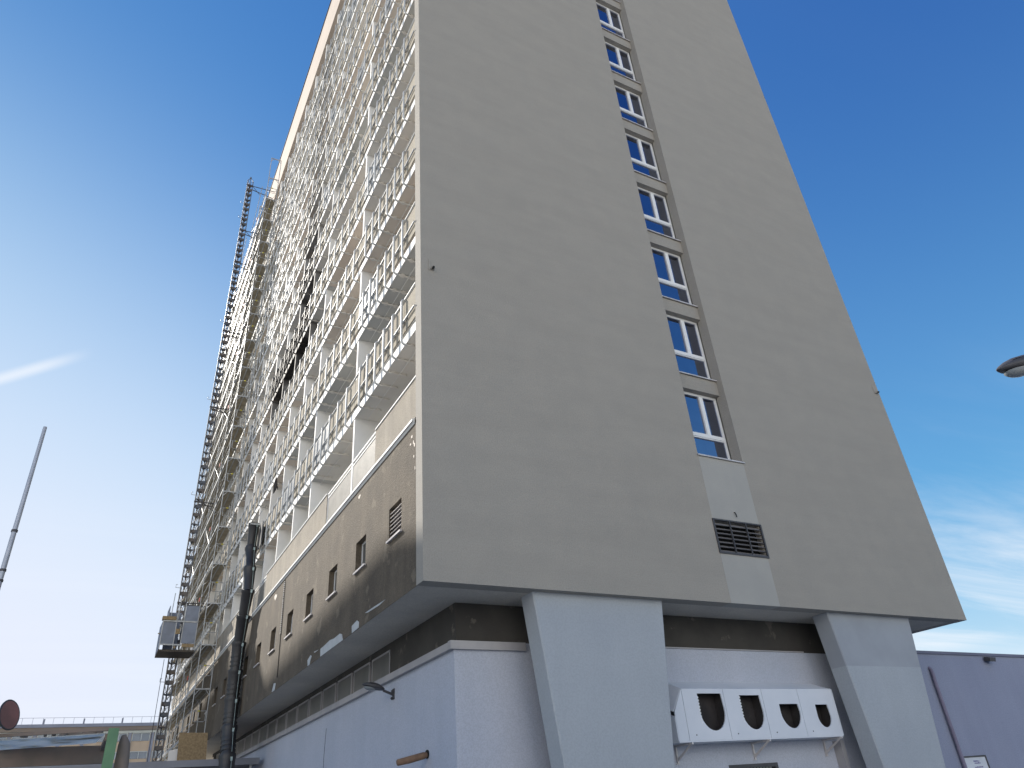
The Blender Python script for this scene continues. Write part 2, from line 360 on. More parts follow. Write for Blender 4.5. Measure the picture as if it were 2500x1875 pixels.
def make_sill(yf, parent, wide=0.0):
    s = MB(); s.prism([(RX0 + 0.004 - wide, 0.46, 9.578), (RX0 + 0.004 - wide, yf, 9.55), (RX0 + 0.004 - wide, yf, 9.512), (RX0 + 0.004 - wide, yf + 0.014, 9.512), (RX0 + 0.004 - wide, yf + 0.014, 9.54), (RX0 + 0.004 - wide, 0.46, 9.562)], (RX1 - RX0 - 0.008 + 2 * wide, 0, 0))
    return s.build('sill', SILL, parent)
first_win = gable_window(); make_sill(-0.05, first_win, 0.035)
proto_win = copy_part(first_win, (0, 0, H))
for ch in list(proto_win.children):
    if ch.name.startswith('sill'): bpy.data.objects.remove(ch)
ps = MB(); ps.prism([(RX0 + 0.004, 0.46, 12.378), (RX0 + 0.004, 0.165, 12.35), (RX0 + 0.004, 0.165, 12.312), (RX0 + 0.004, 0.178, 12.312), (RX0 + 0.004, 0.178, 12.34), (RX0 + 0.004, 0.46, 12.362)], (RX1 - RX0 - 0.008, 0, 0))
ps.build('sill', SILL, proto_win)
for i in range(2, 13): copy_part(proto_win, (0, 0, H * (i - 1)))
sp = MB(); sp.box(RX0 + 0.001, RX1 - 0.001, 0.22, 0.2995, 11.835, 12.35); sp.box(RX0 + 0.001, RX1 - 0.001, 0.2995, 0.50, 11.836, 12.349)
so = sp.build('spandrel', GABLE, tower)
for i in range(1, 12): copy_part(so, (0, 0, H * i))

# louvre grille in the infill strip
lv = MB(); x0, x1, z0, z1 = 7.96, 9.67, 6.81, 7.73
lv.box(x0, x1, -0.03, 0.02, z1 - 0.035, z1); lv.box(x0, x1, -0.03, 0.02, z0, z0 + 0.05)
lv.box(x0, x0 + 0.045, -0.03, 0.02, z0 + 0.05, z1 - 0.035); lv.box(x1 - 0.045, x1, -0.03, 0.02, z0 + 0.05, z1 - 0.035)
for xx in (8.53, 9.10): lv.box(xx - 0.014, xx + 0.014, -0.034, 0.0, z0 + 0.05, z1 - 0.035)
lo = lv.build('vent_grille', DARKGREY, tower)
lb = MB()
for i in range(7):
    zz = z0 + 0.055 + i * 0.117
    hh = 0.075 if i < 6 else 0.10
    lb.add([(x0 + 0.045, -0.012, zz), (x1 - 0.045, -0.012, zz), (x1 - 0.045, 0.09, zz + hh), (x0 + 0.045, 0.09, zz + hh),
            (x0 + 0.045, -0.004, zz - 0.006), (x1 - 0.045, -0.004, zz - 0.006), (x1 - 0.045, 0.098, zz + hh - 0.006), (x0 + 0.045, 0.098, zz + hh - 0.006)],
           [(0, 1, 2, 3), (7, 6, 5, 4), (0, 4, 5, 1), (2, 6, 7, 3)])
lb.build('blade', MIDGREY, lo)
lk = MB(); lk.box(x0 + 0.03, x1 - 0.03, 0.20, 0.30, z0 + 0.01, z1 - 0.01); lk.build('backing', BLACK, lo)
cb = MB(); cb.tube([(8.80, 0.01, 7.98), (8.80, -0.035, 7.97), (8.815, -0.05, 7.90), (8.825, -0.045, 7.84)], 0.013, 6); cb.build('cable_stub', BLACK, tower)
for xx, zz in ((0.30, 13.46), (17.22, 13.42)):
    sn = MB(); sn.box(xx - 0.045, xx + 0.045, -0.09, 0.0, zz - 0.03, zz + 0.03); sn.box(xx - 0.09, xx - 0.045, -0.012, 0.0, zz - 0.05, zz + 0.30)
    sn.tube([(xx, -0.02, zz), (xx, -0.13, zz - 0.02)], 0.03, 8, 1)
    sn.build('overflow_spout', [GABLE, BLACK], tower)

# lower stained wall of the long side with its small windows
win_y = [1.66 + 2.464 * i for i in range(19)]
m = MB(); xw0, xw1 = 0.014, 0.31
m.box(xw0, 0.0195, PT, L_ - PT, ZB, ZB + 0.3); m.box(xw0, xw1, PT, L_ - PT, ZB + 0.3005, 7.03); m.box(xw0, xw1, PT, L_ - PT, 7.79, 9.25)
ys = [PT]
for y in win_y: ys += [y - 0.40, y + 0.40]
ys.append(L_ - PT)
for i in range(0, len(ys), 2): m.box(xw0, xw1, ys[i], ys[i + 1], 7.03, 7.79)
m.build('lower_wall', DARKWALL, tower)
def util_window(y):
    f = MB(); t = 0.05; xa, xb = 0.165, 0.205
    f.box(xa, xb, y - 0.40, y - 0.40 + t, 7.03, 7.79); f.box(xa, xb, y + 0.40 - t, y + 0.40, 7.03, 7.79)
    f.box(xa, xb, y - 0.40 + t, y + 0.40 - t, 7.03, 7.03 + t); f.box(xa, xb, y - 0.40 + t, y + 0.40 - t, 7.79 - t, 7.79)
    o = f.build('small_window', FRAME, tower)
    p = MB(); p.box(xa + 0.015, xa + 0.03, y - 0.35, y + 0.35, 7.08, 7.74); p.build('pane', DARKGLASS, o)
    s = MB(); s.box(-0.035, 0.165, y - 0.45, y + 0.43, 6.985, 7.028); s.build('sill', SILL, o)
    return o
y = win_y[0]
f = MB(); f.box(0.12, 0.16, y - 0.40, y + 0.40, 7.75, 7.79); f.box(0.12, 0.16, y - 0.40, y + 0.40, 7.03, 7.06); f.box(0.28, 0.30, y - 0.40, y + 0.40, 7.06, 7.75, 1)
lou = f.build('side_louvre', [DARKGREY, BLACK], tower)
b = MB()
for i in range(7):
    zz = 7.10 + i * 0.095
    b.add([(0.03, y - 0.37, zz), (0.03, y + 0.40, zz), (0.12, y + 0.40, zz + 0.045), (0.12, y - 0.37, zz + 0.045), (0.03, y - 0.37, zz - 0.006), (0.03, y + 0.40, zz - 0.006), (0.12, y + 0.40, zz + 0.039), (0.12, y - 0.37, zz + 0.039)],
          [(3, 2, 1, 0), (4, 5, 6, 7), (1, 5, 4, 0), (0, 4, 7, 3)])
b.build('blade', SILL, lou)
s = MB(); s.box(-0.045, 0.12, y - 0.45, y + 0.43, 6.985, 7.028); s.build('sill', SILL, lou)
w1 = util_window(win_y[1])
for i in range(2, 19): copy_part(w1, (0, 2.464 * (i - 1), 0))
# drip ledge and pebbledash parapet of the lowest gallery
m = MB(); m.prism([(0.014, 0.46, 9.40), (-0.05, 0.46, 9.36), (-0.05, 0.46, 9.30), (-0.042, 0.46, 9.30), (-0.042, 0.46, 9.345), (0.014, 0.46, 9.25)], (0, L_ - PT - 0.5, 0))
m.build('drip_ledge', WHITE, tower)
for a_, b_ in ((PT, 3.24), (7.80, 16.45), (18.9, L_ - PT)):
    m = MB(); m.box(0.024, 0.16, a_, b_, 9.40, 10.43); o = m.build('gallery_parapet', PEBBLE, tower)
    m = MB(); m.box(0.0, 0.18, a_, b_, 10.43, 10.465); m.build('coping', WHITE, o)
def gallery_rail(ya, yb):
    r = MB(); x = 0.045
    for yy in (ya + 0.03, yb - 0.03): r.box(x, x + 0.05, yy - 0.025, yy + 0.025, 9.41, 10.46)
    r.box(x, x + 0.05, ya + 0.055, yb - 0.055, 10.40, 10.45); r.box(x, x + 0.05, ya + 0.055, yb - 0.055, 10.27, 10.31); r.box(x, x + 0.05, ya + 0.055, yb - 0.055, 9.43, 9.48)
    o = r.build('gallery_railing', WHITE, tower)
    p = MB(); p.box(x + 0.031, x + 0.034, ya + 0.06, yb - 0.06, 9.48, 10.27); n = int((yb - ya - 0.12) / 0.052)
    for i in range(n):
        yy = ya + 0.07 + i * 0.052; p.box(x + 0.012, x + 0.03, yy, yy + 0.030, 9.48, 10.27)
    for k in range(1, 4):
        yy = ya + (yb - ya) * k / 4; p.box(x + 0.0345, x + 0.045, yy, yy + 0.03, 9.48, 10.27)
    p.build('railing_infill', INFILLGREY, o)
for ya, yb in ((3.25, 5.32), (5.33, 7.79), (16.46, 18.89)): gallery_rail(ya, yb)
# filler patches, spalls, cord on the stained wall
x = 0.006
def patch(poly): pt = MB(); pt.prism([(x, a, bb) for a, bb in poly], (0.012, 0, 0)); pt.build('filler_patch', PATCH, tower)
patch([(4.57, 5.585), (4.59, 5.76), (4.2, 5.80), (4.05, 5.73), (4.04, 5.60)])
patch([(5.32, 5.582), (5.40, 5.74), (5.6, 5.80), (6.1, 5.79), (6.5, 5.83), (7.0, 5.80), (7.4, 5.79), (7.37, 5.583)])
patch([(8.69, 5.582), (8.75, 5.75), (8.45, 5.83), (8.30, 5.78), (8.42, 5.70), (8.50, 5.584)])
patch([(12.9, 5.59), (13.3, 5.60), (13.1, 5.84), (12.8, 5.80)])
patch([(2.2, 5.78), (2.9, 5.81), (3.6, 5.83), (3.4, 5.79), (2.6, 5.755)]); patch([(7.6, 5.81), (8.1, 5.85), (8.0, 5.81)])

for (yy, zz, ry, rz) in ((0.62, 8.99, .06, .04), (0.70, 8.83, .05, .035), (0.52, 8.80, .03, .06), (0.47, 8.72, .04, .05), (0.50, 8.45, .03, .04), (4.4, 9.02, .10, .06), (14.2, 8.95, .22, .12), (0.44, 8.15, .02, .06)):
    n = 9; sp_ = MB(); sp_.prism([(0.008, yy + ry * math.cos(2 * math.pi * i / n) * random.uniform(.6, 1.2), zz + rz * math.sin(2 * math.pi * i / n) * random.uniform(.6, 1.2)) for i in range(n)], (0.01, 0, 0))
    sp_.build('render_spall', SLAB_B, tower)
cd = MB(); cd.tube([(-0.005, 12.75, 9.2), (0.0, 12.70, 7.9), (0.0, 12.63, 5.95)], 0.012, 5)
for i in range(26):
    zz = 9.1 - i * 0.07 - random.uniform(0, 0.02); cd.box(-0.025, 0.0, 12.735 - 0.03 + (zz - 9) * 0.03, 12.735 + 0.012 + (zz - 9) * 0.03, zz, zz + 0.025, 1)
cd.build('hanging_cord', [BLACK, WHITE], tower)

# ---- loggias: back walls, fins, balconies
XS = 0.075
SOF = 11.88
m = MB(); m.box(1.25, 1.45, PT, L_ - PT, 9.26, 43.25); m.build('loggia_back_wall', BACKWALL, tower)
m = MB(); m.box(0.31, 1.25, PT, L_ - PT, 9.1, 9.30); m.build('gallery_floor', SLAB, tower)
fin_y = [5.42, 10.30, 12.72, 15.25] + [15.25 + 2.45 * i for i in range(1, 14)]
fins = []
fb = MB(); fb.box(XS, 1.25, -0.06, 0.06, 9.31, SOF); f0 = fb.build('partition_fin', WHITE, tower, org=(0.6, 0, 9.31)); f0.location.y = fin_y[0] - wloc(tower).y
fb = MB(); fb.box(XS, 1.25, -0.06, 0.06, 12.10, SOF + H); f1 = fb.build('partition_fin', WHITE, tower, org=(0.6, 0, 12.10)); f1.location.y = fin_y[0] - wloc(tower).y
cand = []
for k in range(12):
    for i, y in enumerate(fin_y): cand.append(((y + 13) ** 2 + (k * H + 9) ** 2, k, i))
cand.sort(); rest = MB()
for n, (d, k, i) in enumerate(cand):
    if (k, i) == (0, 0) or (k, i) == (1, 0): continue
    z = 12.10 + H * (k - 1)
    if n < 100:
        if k == 0: copy_part(f0, (0, fin_y[i] - fin_y[0], 0))
        else: copy_part(f1, (0, fin_y[i] - fin_y[0], H * (k - 1)))
    else:
        yy = fin_y[i]; rest.box(XS, 1.25, yy - 0.06, yy + 0.06, 9.31 if k == 0 else z, SOF if k == 0 else SOF + H * k if k < 11 else 43.24)
tag(rest.build('partition_fin', WHITE, tower), kind='stuff')

def bal_meshes(y0, y1, posts, sk, grey):
    """meshes of one balcony bay: slab, fascia, parapet panels, railing (tubes on the face of the slab)"""
    sl = MB(); sl.box(XS, 1.25, y0, y1, SOF, 12.10)
    fa = MB(); fa.box(XS - 0.018, XS - 0.001, y0 + 0.002, y1 - 0.002, SOF - 0.015, 12.115)
    pn = MB(); n = len(posts); w = (y1 - y0) / n
    for i in range(n):
        a = y0 + w * i + 0.012; bb = y0 + w * (i + 1) - 0.012
        gi = 1 if i in grey else 0
        pn.box(0.022, 0.050, a, bb, 12.21, 13.12, gi)
        if gi:
            for j in range(int((bb - a) / 0.09)):
                pn.box(0.014, 0.0215, a + 0.02 + j * 0.09, a + 0.055 + j * 0.09, 12.23, 13.10, 1)
    rl = MB(); r = 0.031
    for y in posts:
        rl.tube([(0.62, y, SOF - 0.034), (0.10, y, SOF - 0.034)], r + 0.001, 6, 1)
        path = [(0.0995, y, SOF - 0.034), (0.055, y, SOF - 0.034)] + arc((0.055, y, SOF + 0.071), 0.105, math.pi * 1.5, math.pi, 6, (1, 0, 0), (0, 0, 1))[1:] + \
               [(-0.05, y, 13.17)] + arc((0.005, y, 13.17), 0.055, math.pi, math.pi * 0.5, 3, (1, 0, 0), (0, 0, 1))[1:] + [(0.04, y, 13.225)]
        rl.tube(path, r, 6)
        for xx in (0.22, 0.52): rl.box(xx - 0.05, xx + 0.05, y - 0.05, y + 0.05, SOF - 0.062, SOF - 0.001, 1)
        rl.box(-0.03, 0.0135, y - 0.02, y + 0.02, 12.46, 12.54)
    rl.tube([(0.022, y0 + 0.01, 13.225), (0.022, y1 - 0.01, 13.225)], 0.031, 6); rl.tube([(-0.02, y0 + 0.01, 12.50), (-0.02, y1 - 0.01, 12.50)], 0.027, 6)
    cb = MB(); cb.tube([(0.38, y0 + 0.06, SOF - 0.07), (0.38, (y0 + y1) / 2, SOF - 0.082), (0.38, y1 - 0.1, SOF - 0.07)], 0.010, 4)
    return sl, fa, pn, rl, cb
def balcony(y0, y1, posts, slabmat, grey=()):
    sl, fa, pn, rl, cb = bal_meshes(y0, y1, posts, None, grey)
    o = sl.build('balcony', slabmat, tower)
    fa.build('fascia', WHITE, o); pn.build('parapet_panel', [PANEL, GREYPANEL], o); rl.build('railing', [TUBE, SLAB], o); cb.build('drip_wire', WHITE, o)
    return o
posts1 = [1.18 + 0.69 * i for i in range(6)]
MODP = 4.675; Y0 = 5.30
posts2 = [Y0 + 0.62 + 0.935 * i for i in range(5)]
slabs = [SLAB, SLAB_B, SLAB_G]
protoA = {}; protoB = {}
pat = random.Random(11)
order = []
for k in range(11):
    for mdl in range(-1, 9): order.append((((Y0 + MODP * mdl) + 15) ** 2 + (k * H + 10) ** 2, k, mdl))
order.sort()
rest_b = [MB() for _ in range(5)]
for n, (d, k, mdl) in enumerate(order):
    sm = pat.choice((0, 0, 1, 1, 2)) if (k, mdl) != (0, -1) else 0
    gv = pat.choice((0, 0, 1, 2))
    greys = [(), (1,), (3, 4)][gv]
    if mdl == -1:
        greys = [(), (3,), (4, 5)][gv] if k != 0 else ()
        key = (sm, gv if k else 0)
        if key not in protoA:
            o = balcony(PT + 0.004, Y0 - 0.004, posts1, slabs[sm], greys); protoA[key] = o
            o.location.z += H * k
            protoA[key + ('k',)] = k
        else: copy_part(protoA[key], (0, 0, H * (k - protoA[key + ('k',)])))
    elif n < 100:
        key = (sm, gv)
        if key not in protoB:
            o = balcony(Y0 + 0.004, Y0 + MODP - 0.004, posts2, slabs[sm], greys); protoB[key] = o
            o.location.z += H * k; o.location.y += MODP * mdl; protoB[key + ('k',)] = (k, mdl)
        else:
            kk, mm = protoB[key + ('k',)]
            copy_part(protoB[key], (0, MODP * (mdl - mm), H * (k - kk)))
    else:
        dy, dz = MODP * mdl, H * k
        for dst, src in zip(rest_b, bal_meshes(Y0 + 0.004, Y0 + MODP - 0.004, posts2, None, greys)):
            o_ = len(dst.v); dst.v += [(a, b_ + dy, c + dz) for a, b_, c in src.v]
            dst.f += [[i + o_ for i in f_] for f_ in src.f]; dst.mi += src.mi; dst.sm += src.sm
ro = tag(rest_b[0].build('balcony', SLAB, tower), kind='stuff')
rest_b[1].build('fascia', WHITE, ro); rest_b[2].build('parapet_panel', [PANEL, GREYPANEL], ro); rest_b[3].build('railing', [TUBE, SLAB], ro); rest_b[4].build('drip_wire', WHITE, ro)

# loggia doors / windows on the back wall
def loggia_window():
    f = MB(); xa, xb = 1.19, 1.249; ya, yb = -0.85, 0.85; z0, z1 = 0.15, 2.40
    for yy in (ya, -0.03, yb - 0.07): f.box(xa, xb, yy, yy + 0.07, z0, z1)
    f.box(xa, xb, ya + 0.07, -0.03, z1 - 0.07, z1); f.box(xa, xb, 0.04, yb - 0.07, z1 - 0.07, z1)
    f.box(xa, xb, ya + 0.07, -0.03, z0, z0 + 0.07); f.box(xa, xb, 0.04, yb - 0.07, z0, z0 + 0.07)
    o = f.build('loggia_window', FRAME, tower, org=(1.2, 0, 0))
    p = MB(); p.box(xa + 0.02, xa + 0.035, ya + 0.07, -0.03, z0 + 0.07, z1 - 0.07); p.box(xa + 0.02, xa + 0.035, 0.04, yb - 0.07, z0 + 0.07, z1 - 0.07)
    p.build('pane', DARKGLASS, o, org=(1.2, 0, 0)).location = (0, 0, 0)
    return o
lw0 = loggia_window(); cnt = 0
gaps = [PT + 2.4] + [(fin_y[i] + fin_y[i + 1]) / 2 for i in range(len(fin_y) - 1)]
gaps.insert(1, 7.8) if False else None
tl = wloc(tower)
for k in range(6):
    for yy in gaps[:16]:
        o = lw0 if cnt == 0 else copy_part(lw0, (0, 0, 0)); cnt += 1
        o.location = Vector((1.2, yy, (9.30 if k == 0 else 12.10 + H * (k - 1)))) - tl

# slanted pillars
def pillar(top, bot, y0, y1, seam=None):
    zt, zb = ZB + 0.005, 0.0
    (a0, a1), (b0, b1) = top, bot
    o = None
    def seg(za, zc, mat, dy=0.0):
        def xs(z): t = (zt - z) / (zt - 2.2); return a0 + (b0 - a0) * t, a1 + (b1 - a1) * t
        A, B = xs(za), xs(zc); s = MB(); bv = 0.025
        def ring(A, z): return [(A[0] + bv, y0 + dy, z), (A[1] - bv, y0 + dy, z), (A[1], y0 + bv + dy, z), (A[1], y1, z), (A[0], y1, z), (A[0], y0 + bv + dy, z)]
        s.loft([ring(B, zc), ring(A, za)], 0, False); return s
    if seam is None: return seg(zt, zb, PILLAR).build('support_pillar', PILLAR, tower)
    o = seg(seam, zb, PILLAR).build('support_pillar', PILLAR, tower)
    seg(zt, seam, PILLAR2, 0.004).build('upper_coat', PILLAR2, o); return o
pillar((2.55, 6.02), (2.94, 5.60), 0.2, 0.70)
pillar((11.57, 14.97), (11.98, 14.44), 0.2, 0.70, 4.24)

# ------------------------------------------------------------------ podium under the tower
pod = thing('podium_building', 'low pale blue rendered podium below the tower overhang, dark strip under the soffit', 'building', (7, 10, 0))
YP, XP = 1.35, 1.22
m = MB()
m.box(XP, 8.12, YP, YP + 0.3, 0.0, 4.77); m.box(9.68, 15.6, YP, YP + 0.3, 0.0, 4.77); m.box(8.12, 9.68, YP, YP + 0.3, 2.2, 4.77); m.box(8.12, 9.68, YP, YP + 0.3, 0, 0.9)
m.box(XP, XP + 0.3, YP + 0.3, 34, 0.0, 4.60)
m.build('podium_wall', BLUEWALL, pod)
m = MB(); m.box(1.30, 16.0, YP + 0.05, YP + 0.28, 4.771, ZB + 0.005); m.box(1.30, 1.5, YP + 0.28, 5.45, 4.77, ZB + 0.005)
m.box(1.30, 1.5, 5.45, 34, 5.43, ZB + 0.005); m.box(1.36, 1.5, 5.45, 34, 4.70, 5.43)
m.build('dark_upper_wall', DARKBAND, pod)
m = MB(); m.box(1.11, 2.9, 1.27, YP + 0.05, 4.60, 4.77); m.box(1.11, 1.30, YP + 0.05, 34, 4.601, 4.75); m.box(6.0, 11.6, YP - 0.03, YP + 0.05, 4.772, 4.80)
m.build('coping', COPING, pod)
def cler(ya, yb):
    f = MB(); xa, xb = 1.31, 1.355; t = 0.045
    f.box(xa, xb, ya, ya + t, 4.76, 5.43); f.box(xa, xb, yb - t, yb, 4.76, 5.43); f.box(xa, xb, ya + t, yb - t, 5.43 - t, 5.43)
    f.box(xa, xb, ya + t, yb - t, 4.76, 4.80)
    o = f.build('clerestory_window', COPING, pod)
    p = MB(); p.box(xa + 0.012, xa + 0.03, ya + t, yb - t, 4.80, 5.43 - t); p.build('pane', DARKGLASS, o)
    return o
c0 = cler(5.52, 6.94)
for i in range(1, 17): copy_part(c0, (0, 1.61 * i, 0))
# barred window below the ventilation box
f = MB(); f.box(8.12, 9.68, YP - 0.02, YP + 0.10, 2.12, 2.2); f.box(8.12, 8.20, YP - 0.02, YP + 0.10, 0.9, 2.12); f.box(9.60, 9.68, YP - 0.02, YP + 0.10, 0.9, 2.12); f.box(8.2, 9.6, YP - 0.02, YP + 0.10, 0.9, 0.97)
bw = f.build('barred_window', DARKGREY, pod)
p = MB(); p.box(8.2, 9.6, YP + 0.11, YP + 0.13, 0.97, 2.12); p.build('pane', FARPALE, bw)
p = MB()
for i in range(13): p.tube([(8.28 + i * 0.103, YP + 0.03, 0.97), (8.28 + i * 0.103, YP + 0.03, 2.12)], 0.009, 5)
p.tube([(8.2, YP + 0.03, 2.06), (9.6, YP + 0.03, 2.06)], 0.010, 5)
p.build('window_bars', DARKGREY, bw)
# end pier of the podium in shade by the second pillar
m = MB(); m.box(11.80, 11.93, 1.10, YP, 0.0, 2.6); m.build('corner_pier', COPING, pod)
cr = MB(); cr.tube([(XP - 0.004, 10.8, 4.2), (XP - 0.004, 10.9, 3.4), (XP - 0.004, 10.85, 2.6)], 0.006, 4); cr.build('wall_crack', BLACK, pod)

# ------------------------------------------------------------------ ventilation box with four openings
ac = thing('ventilation_unit', 'white ventilation box with four dark round-bottomed openings between the pillars', 'ventilation unit', (8.9, 1.0, 2.69))
ya, ybk, z0, zm, z1 = 0.75, YP - 0.004, 2.69, 3.18, 3.93
seams = [6.28, 6.58, 7.83, 9.07, 10.30, 11.56]
ops = [(7.02, 7.78, 3.66), (8.31, 9.00, 3.62), (9.57, 10.24, 3.42), (10.82, 11.30, 3.40)]
fr = MB(); th = 0.03; zt_ = 3.76
def sl(z): return ya
def frontpanel(xa, xb, op=None):
    xa += 0.006; xb -= 0.006
    if op is None:
        fr.prism([(xa, ya, z0), (xb, ya, z0), (xb, ya, zt_), (xa, ya, zm + 0.1)], (0, th, 0)); return
    a, b_, zt = op; cx_ = (a + b_) / 2; rr = (b_ - a) / 2; zc = 2.875 + rr * 1.1
    n = 12
    U = [(cx_ + rr * math.cos(math.pi + math.pi * i / n), ya, zc + (zc - 2.875) * math.sin(math.pi + math.pi * i / n)) for i in range(n + 1)]
    left = [(xa, ya, z0), (cx_, ya, z0)] + [U[i] for i in range(n // 2, -1, -1)] + [(a + 0.004, ya, zt), (xa, ya, zt)]
    right = [(cx_, ya, z0), (xb, ya, z0), (xb, ya, zt), (b_ - 0.03, ya, zt)] + [U[i] for i in range(n, n // 2 - 1, -1)]
    fr.prism(left, (0, th, 0)); fr.prism(right, (0, th, 0))
    fr.box(xa, xb, ya, ya + th, zt, zt_)
frontpanel(seams[0], seams[1])
for i in range(4): frontpanel(seams[i + 1], seams[i + 2], ops[i])
fr.box(seams[0], seams[-1], ya + 0.002, ybk, z0 - 0.03, z0 - 0.001)
fr.prism([(seams[1], ya + th + 0.001, zt_ - 0.02), (seams[-1], ya + th + 0.001, zt_ - 0.02), (seams[-1], ybk, 3.98), (seams[1], ybk, 3.98)], (0, 0, 0.02))
fr.prism([(seams[0] - 0.02, ya, z0), (seams[0] - 0.02, ybk, z0), (seams[0] - 0.02, ybk, zm + 0.25), (seams[0] - 0.02, ya, zm)], (0.02, 0, 0))
fr.prism([(seams[-1], ya, z0), (seams[-1], ybk, z0), (seams[-1], ybk, 3.97), (seams[-1], ya, zt_)], (0.02, 0, 0))
fr.prism([(seams[0], ya + th, zm + 0.1), (seams[1], ya + th, zt_), (seams[1], ybk, 3.98), (seams[0], ybk, zm + 0.3)], (0, 0, 0.02))
fr.build('housing', pmat('unit_sheet', (0.66, 0.68, 0.72), (0.61, 0.635, 0.68), 1.2, 6, 0.6), ac)
for (a, b_, zt) in ops:
    d = MB(); yb_ = ya + th + 0.30
    d.box(a - 0.05, b_ + 0.05, yb_, yb_ + 0.02, z0 + 0.05, zt + 0.05)
    d.box(a - 0.05, a - 0.03, ya + th + 0.002, yb_, z0 + 0.05, zt + 0.05); d.box(b_ + 0.03, b_ + 0.05, ya + th + 0.002, yb_, z0 + 0.05, zt + 0.05)
    d.box(a - 0.03, b_ + 0.03, ya + th + 0.002, yb_, z0 + 0.03, z0 + 0.05); d.box(a - 0.03, b_ + 0.03, ya + th + 0.002, yb_, zt + 0.03, zt + 0.05)
    d.build('opening', DARKVOID, ac)
tb = MB()
for a, b_, zt in ops[:2]:
    for i in range(9):
        zz = 3.02 + i * 0.066; yy = ya
        tb.add([(a, yy - 0.002, zz), (a + 0.035, yy - 0.002, zz + 0.03), (a, yy - 0.002, zz + 0.06), (a, yy + 0.02, zz), (a + 0.035, yy + 0.02, zz + 0.03), (a, yy + 0.02, zz + 0.06)], [(0, 1, 2), (5, 4, 3), (0, 3, 4, 1), (1, 4, 5, 2)])
tb.build('louvre_teeth', FRAME, ac)
for i in range(4):
    for dx in (0.22, ):
        q_ = MB(); q_.tube([(seams[i + 1] + dx, ya - 0.006, 2.80), (seams[i + 1] + dx, ya + 0.001, 2.80)], 0.014, 8); q_.build('screw', BLACK, ac)
def bracket(x):
    k = MB(); k.box(x - 0.02, x + 0.02, ya - 0.03, ybk, z0 - 0.075, z0 - 0.032)
    k.box(x - 0.02, x + 0.02, ybk - 0.04, ybk, z0 - 0.40, z0 - 0.075)
    k.prism([(x - 0.012, ya + 0.02, z0 - 0.076), (x - 0.012, ya + 0.09, z0 - 0.076), (x - 0.012, ybk - 0.041, z0 - 0.30), (x - 0.012, ybk - 0.041, z0 - 0.36)], (0.024, 0, 0))
    k.box(x - 0.05, x + 0.05, ybk - 0.02, ybk + 0.001, z0 - 0.42, z0 - 0.401)
    return k.build('bracket', SILL, ac)
for x in (6.62, 8.98, 11.45): bracket(x)

# ------------------------------------------------------------------ wall lamp, pipe stub
def lamp_head(name, tip, d, length, w, h, parent, shell, bowl):
    """a street lamp head lofted along d from its free tip to its neck, bowl underneath"""
    tip = Vector(tip); d = Vector(d).normalized(); side = d.cross(Vector((0, 0, 1))).normalized(); up = side.cross(d).normalized()
    prof = [(0.0, 0.04, 0.05), (0.06, 0.32, 0.30), (0.16, 0.62, 0.58), (0.32, 0.88, 0.86), (0.5, 1.0, 1.0), (0.68, 0.97, 0.95), (0.84, 0.75, 0.72), (0.95, 0.45, 0.5), (1.0, 0.3, 0.4)]
    n = 14; m = MB(); rings = []
    for t, sw, sh in prof:
        c = tip + d * (length * t); ring = []
        for j in range(n):
            a = 2 * math.pi * j / n; cu = math.sin(a)
            ring.append(c + side * (w / 2 * sw * math.cos(a)) + up * ((h * 0.62 * sh * cu) if cu > 0 else (h * 0.26 * sh * cu)))
        rings.append(ring)
    m.loft(rings); m.build('lamp_housing', shell, parent)
    b = MB(); rings = []
    for i in range(7):
        a = math.pi / 2 * i / 6; rr = math.cos(a); zz = -h * 0.22 - math.sin(a) * h * 0.34
        rings.append([tip + d * (length * (0.36 + 0.25 * rr * math.cos(2 * math.pi * j / 12))) + side * (w * 0.36 * rr * math.sin(2 * math.pi * j / 12)) + up * zz for j in range(12)])
    b.loft(rings); b.build('lamp_bowl', bowl, parent)
    s = MB(); s.tube([tip + d * (length * 0.02) + up * 0.004 + side * (w * 0.0), tip + d * (length * 0.3) + up * (h * 0.62 * 0.86 * 0.55) + side * (w * 0.38), tip + d * (length * 0.7) + up * (h * 0.62 * 0.95 * 0.45) + side * (w * 0.42)], 0.004, 4); s.build('seam', BLACK, parent)
wl = thing('wall_lamp', 'grey street lamp head on a short arm fixed to the pale podium wall', 'lamp', (1.2, 4.93, 4.3))
k = MB(); k.box(XP - 0.02, XP - 0.001, 4.87, 4.99, 4.16, 4.40); k.box(XP - 0.06, XP - 0.021, 4.89, 4.97, 4.30, 4.37); k.tube([(XP - 0.02, 4.93, 4.27), (0.95, 4.93, 4.36)], 0.03, 8)
k.tube([(XP - 0.03, 4.93, 4.20), (XP - 0.07, 4.93, 4.17)], 0.03, 8)
k.build('arm', LAMPGREY, wl)
lamp_head('wall', (0.42, 4.93, 4.50), (0.56, 0, -0.13), 0.56, 0.34, 0.17, wl, LAMPGREY, LAMPBOWL)
st = MB(); st.tube([(1.21, 2.81, 2.78), (1.12, 2.80, 2.765), (0.80, 2.79, 2.70), (0.54, 2.78, 2.655), (0.525, 2.78, 2.652)], 0.07, 12, radii=[0.045, 0.068, 0.07, 0.062, 0.045])
st.tube([(XP - 0.001, 2.82, 2.79), (XP - 0.03, 2.82, 2.79)], 0.085, 10, 1)
tag(st.build('pipe_stub', [RUST, BLACK]), 'short rusty brown pipe stub sticking out of the pale podium wall', 'pipe')

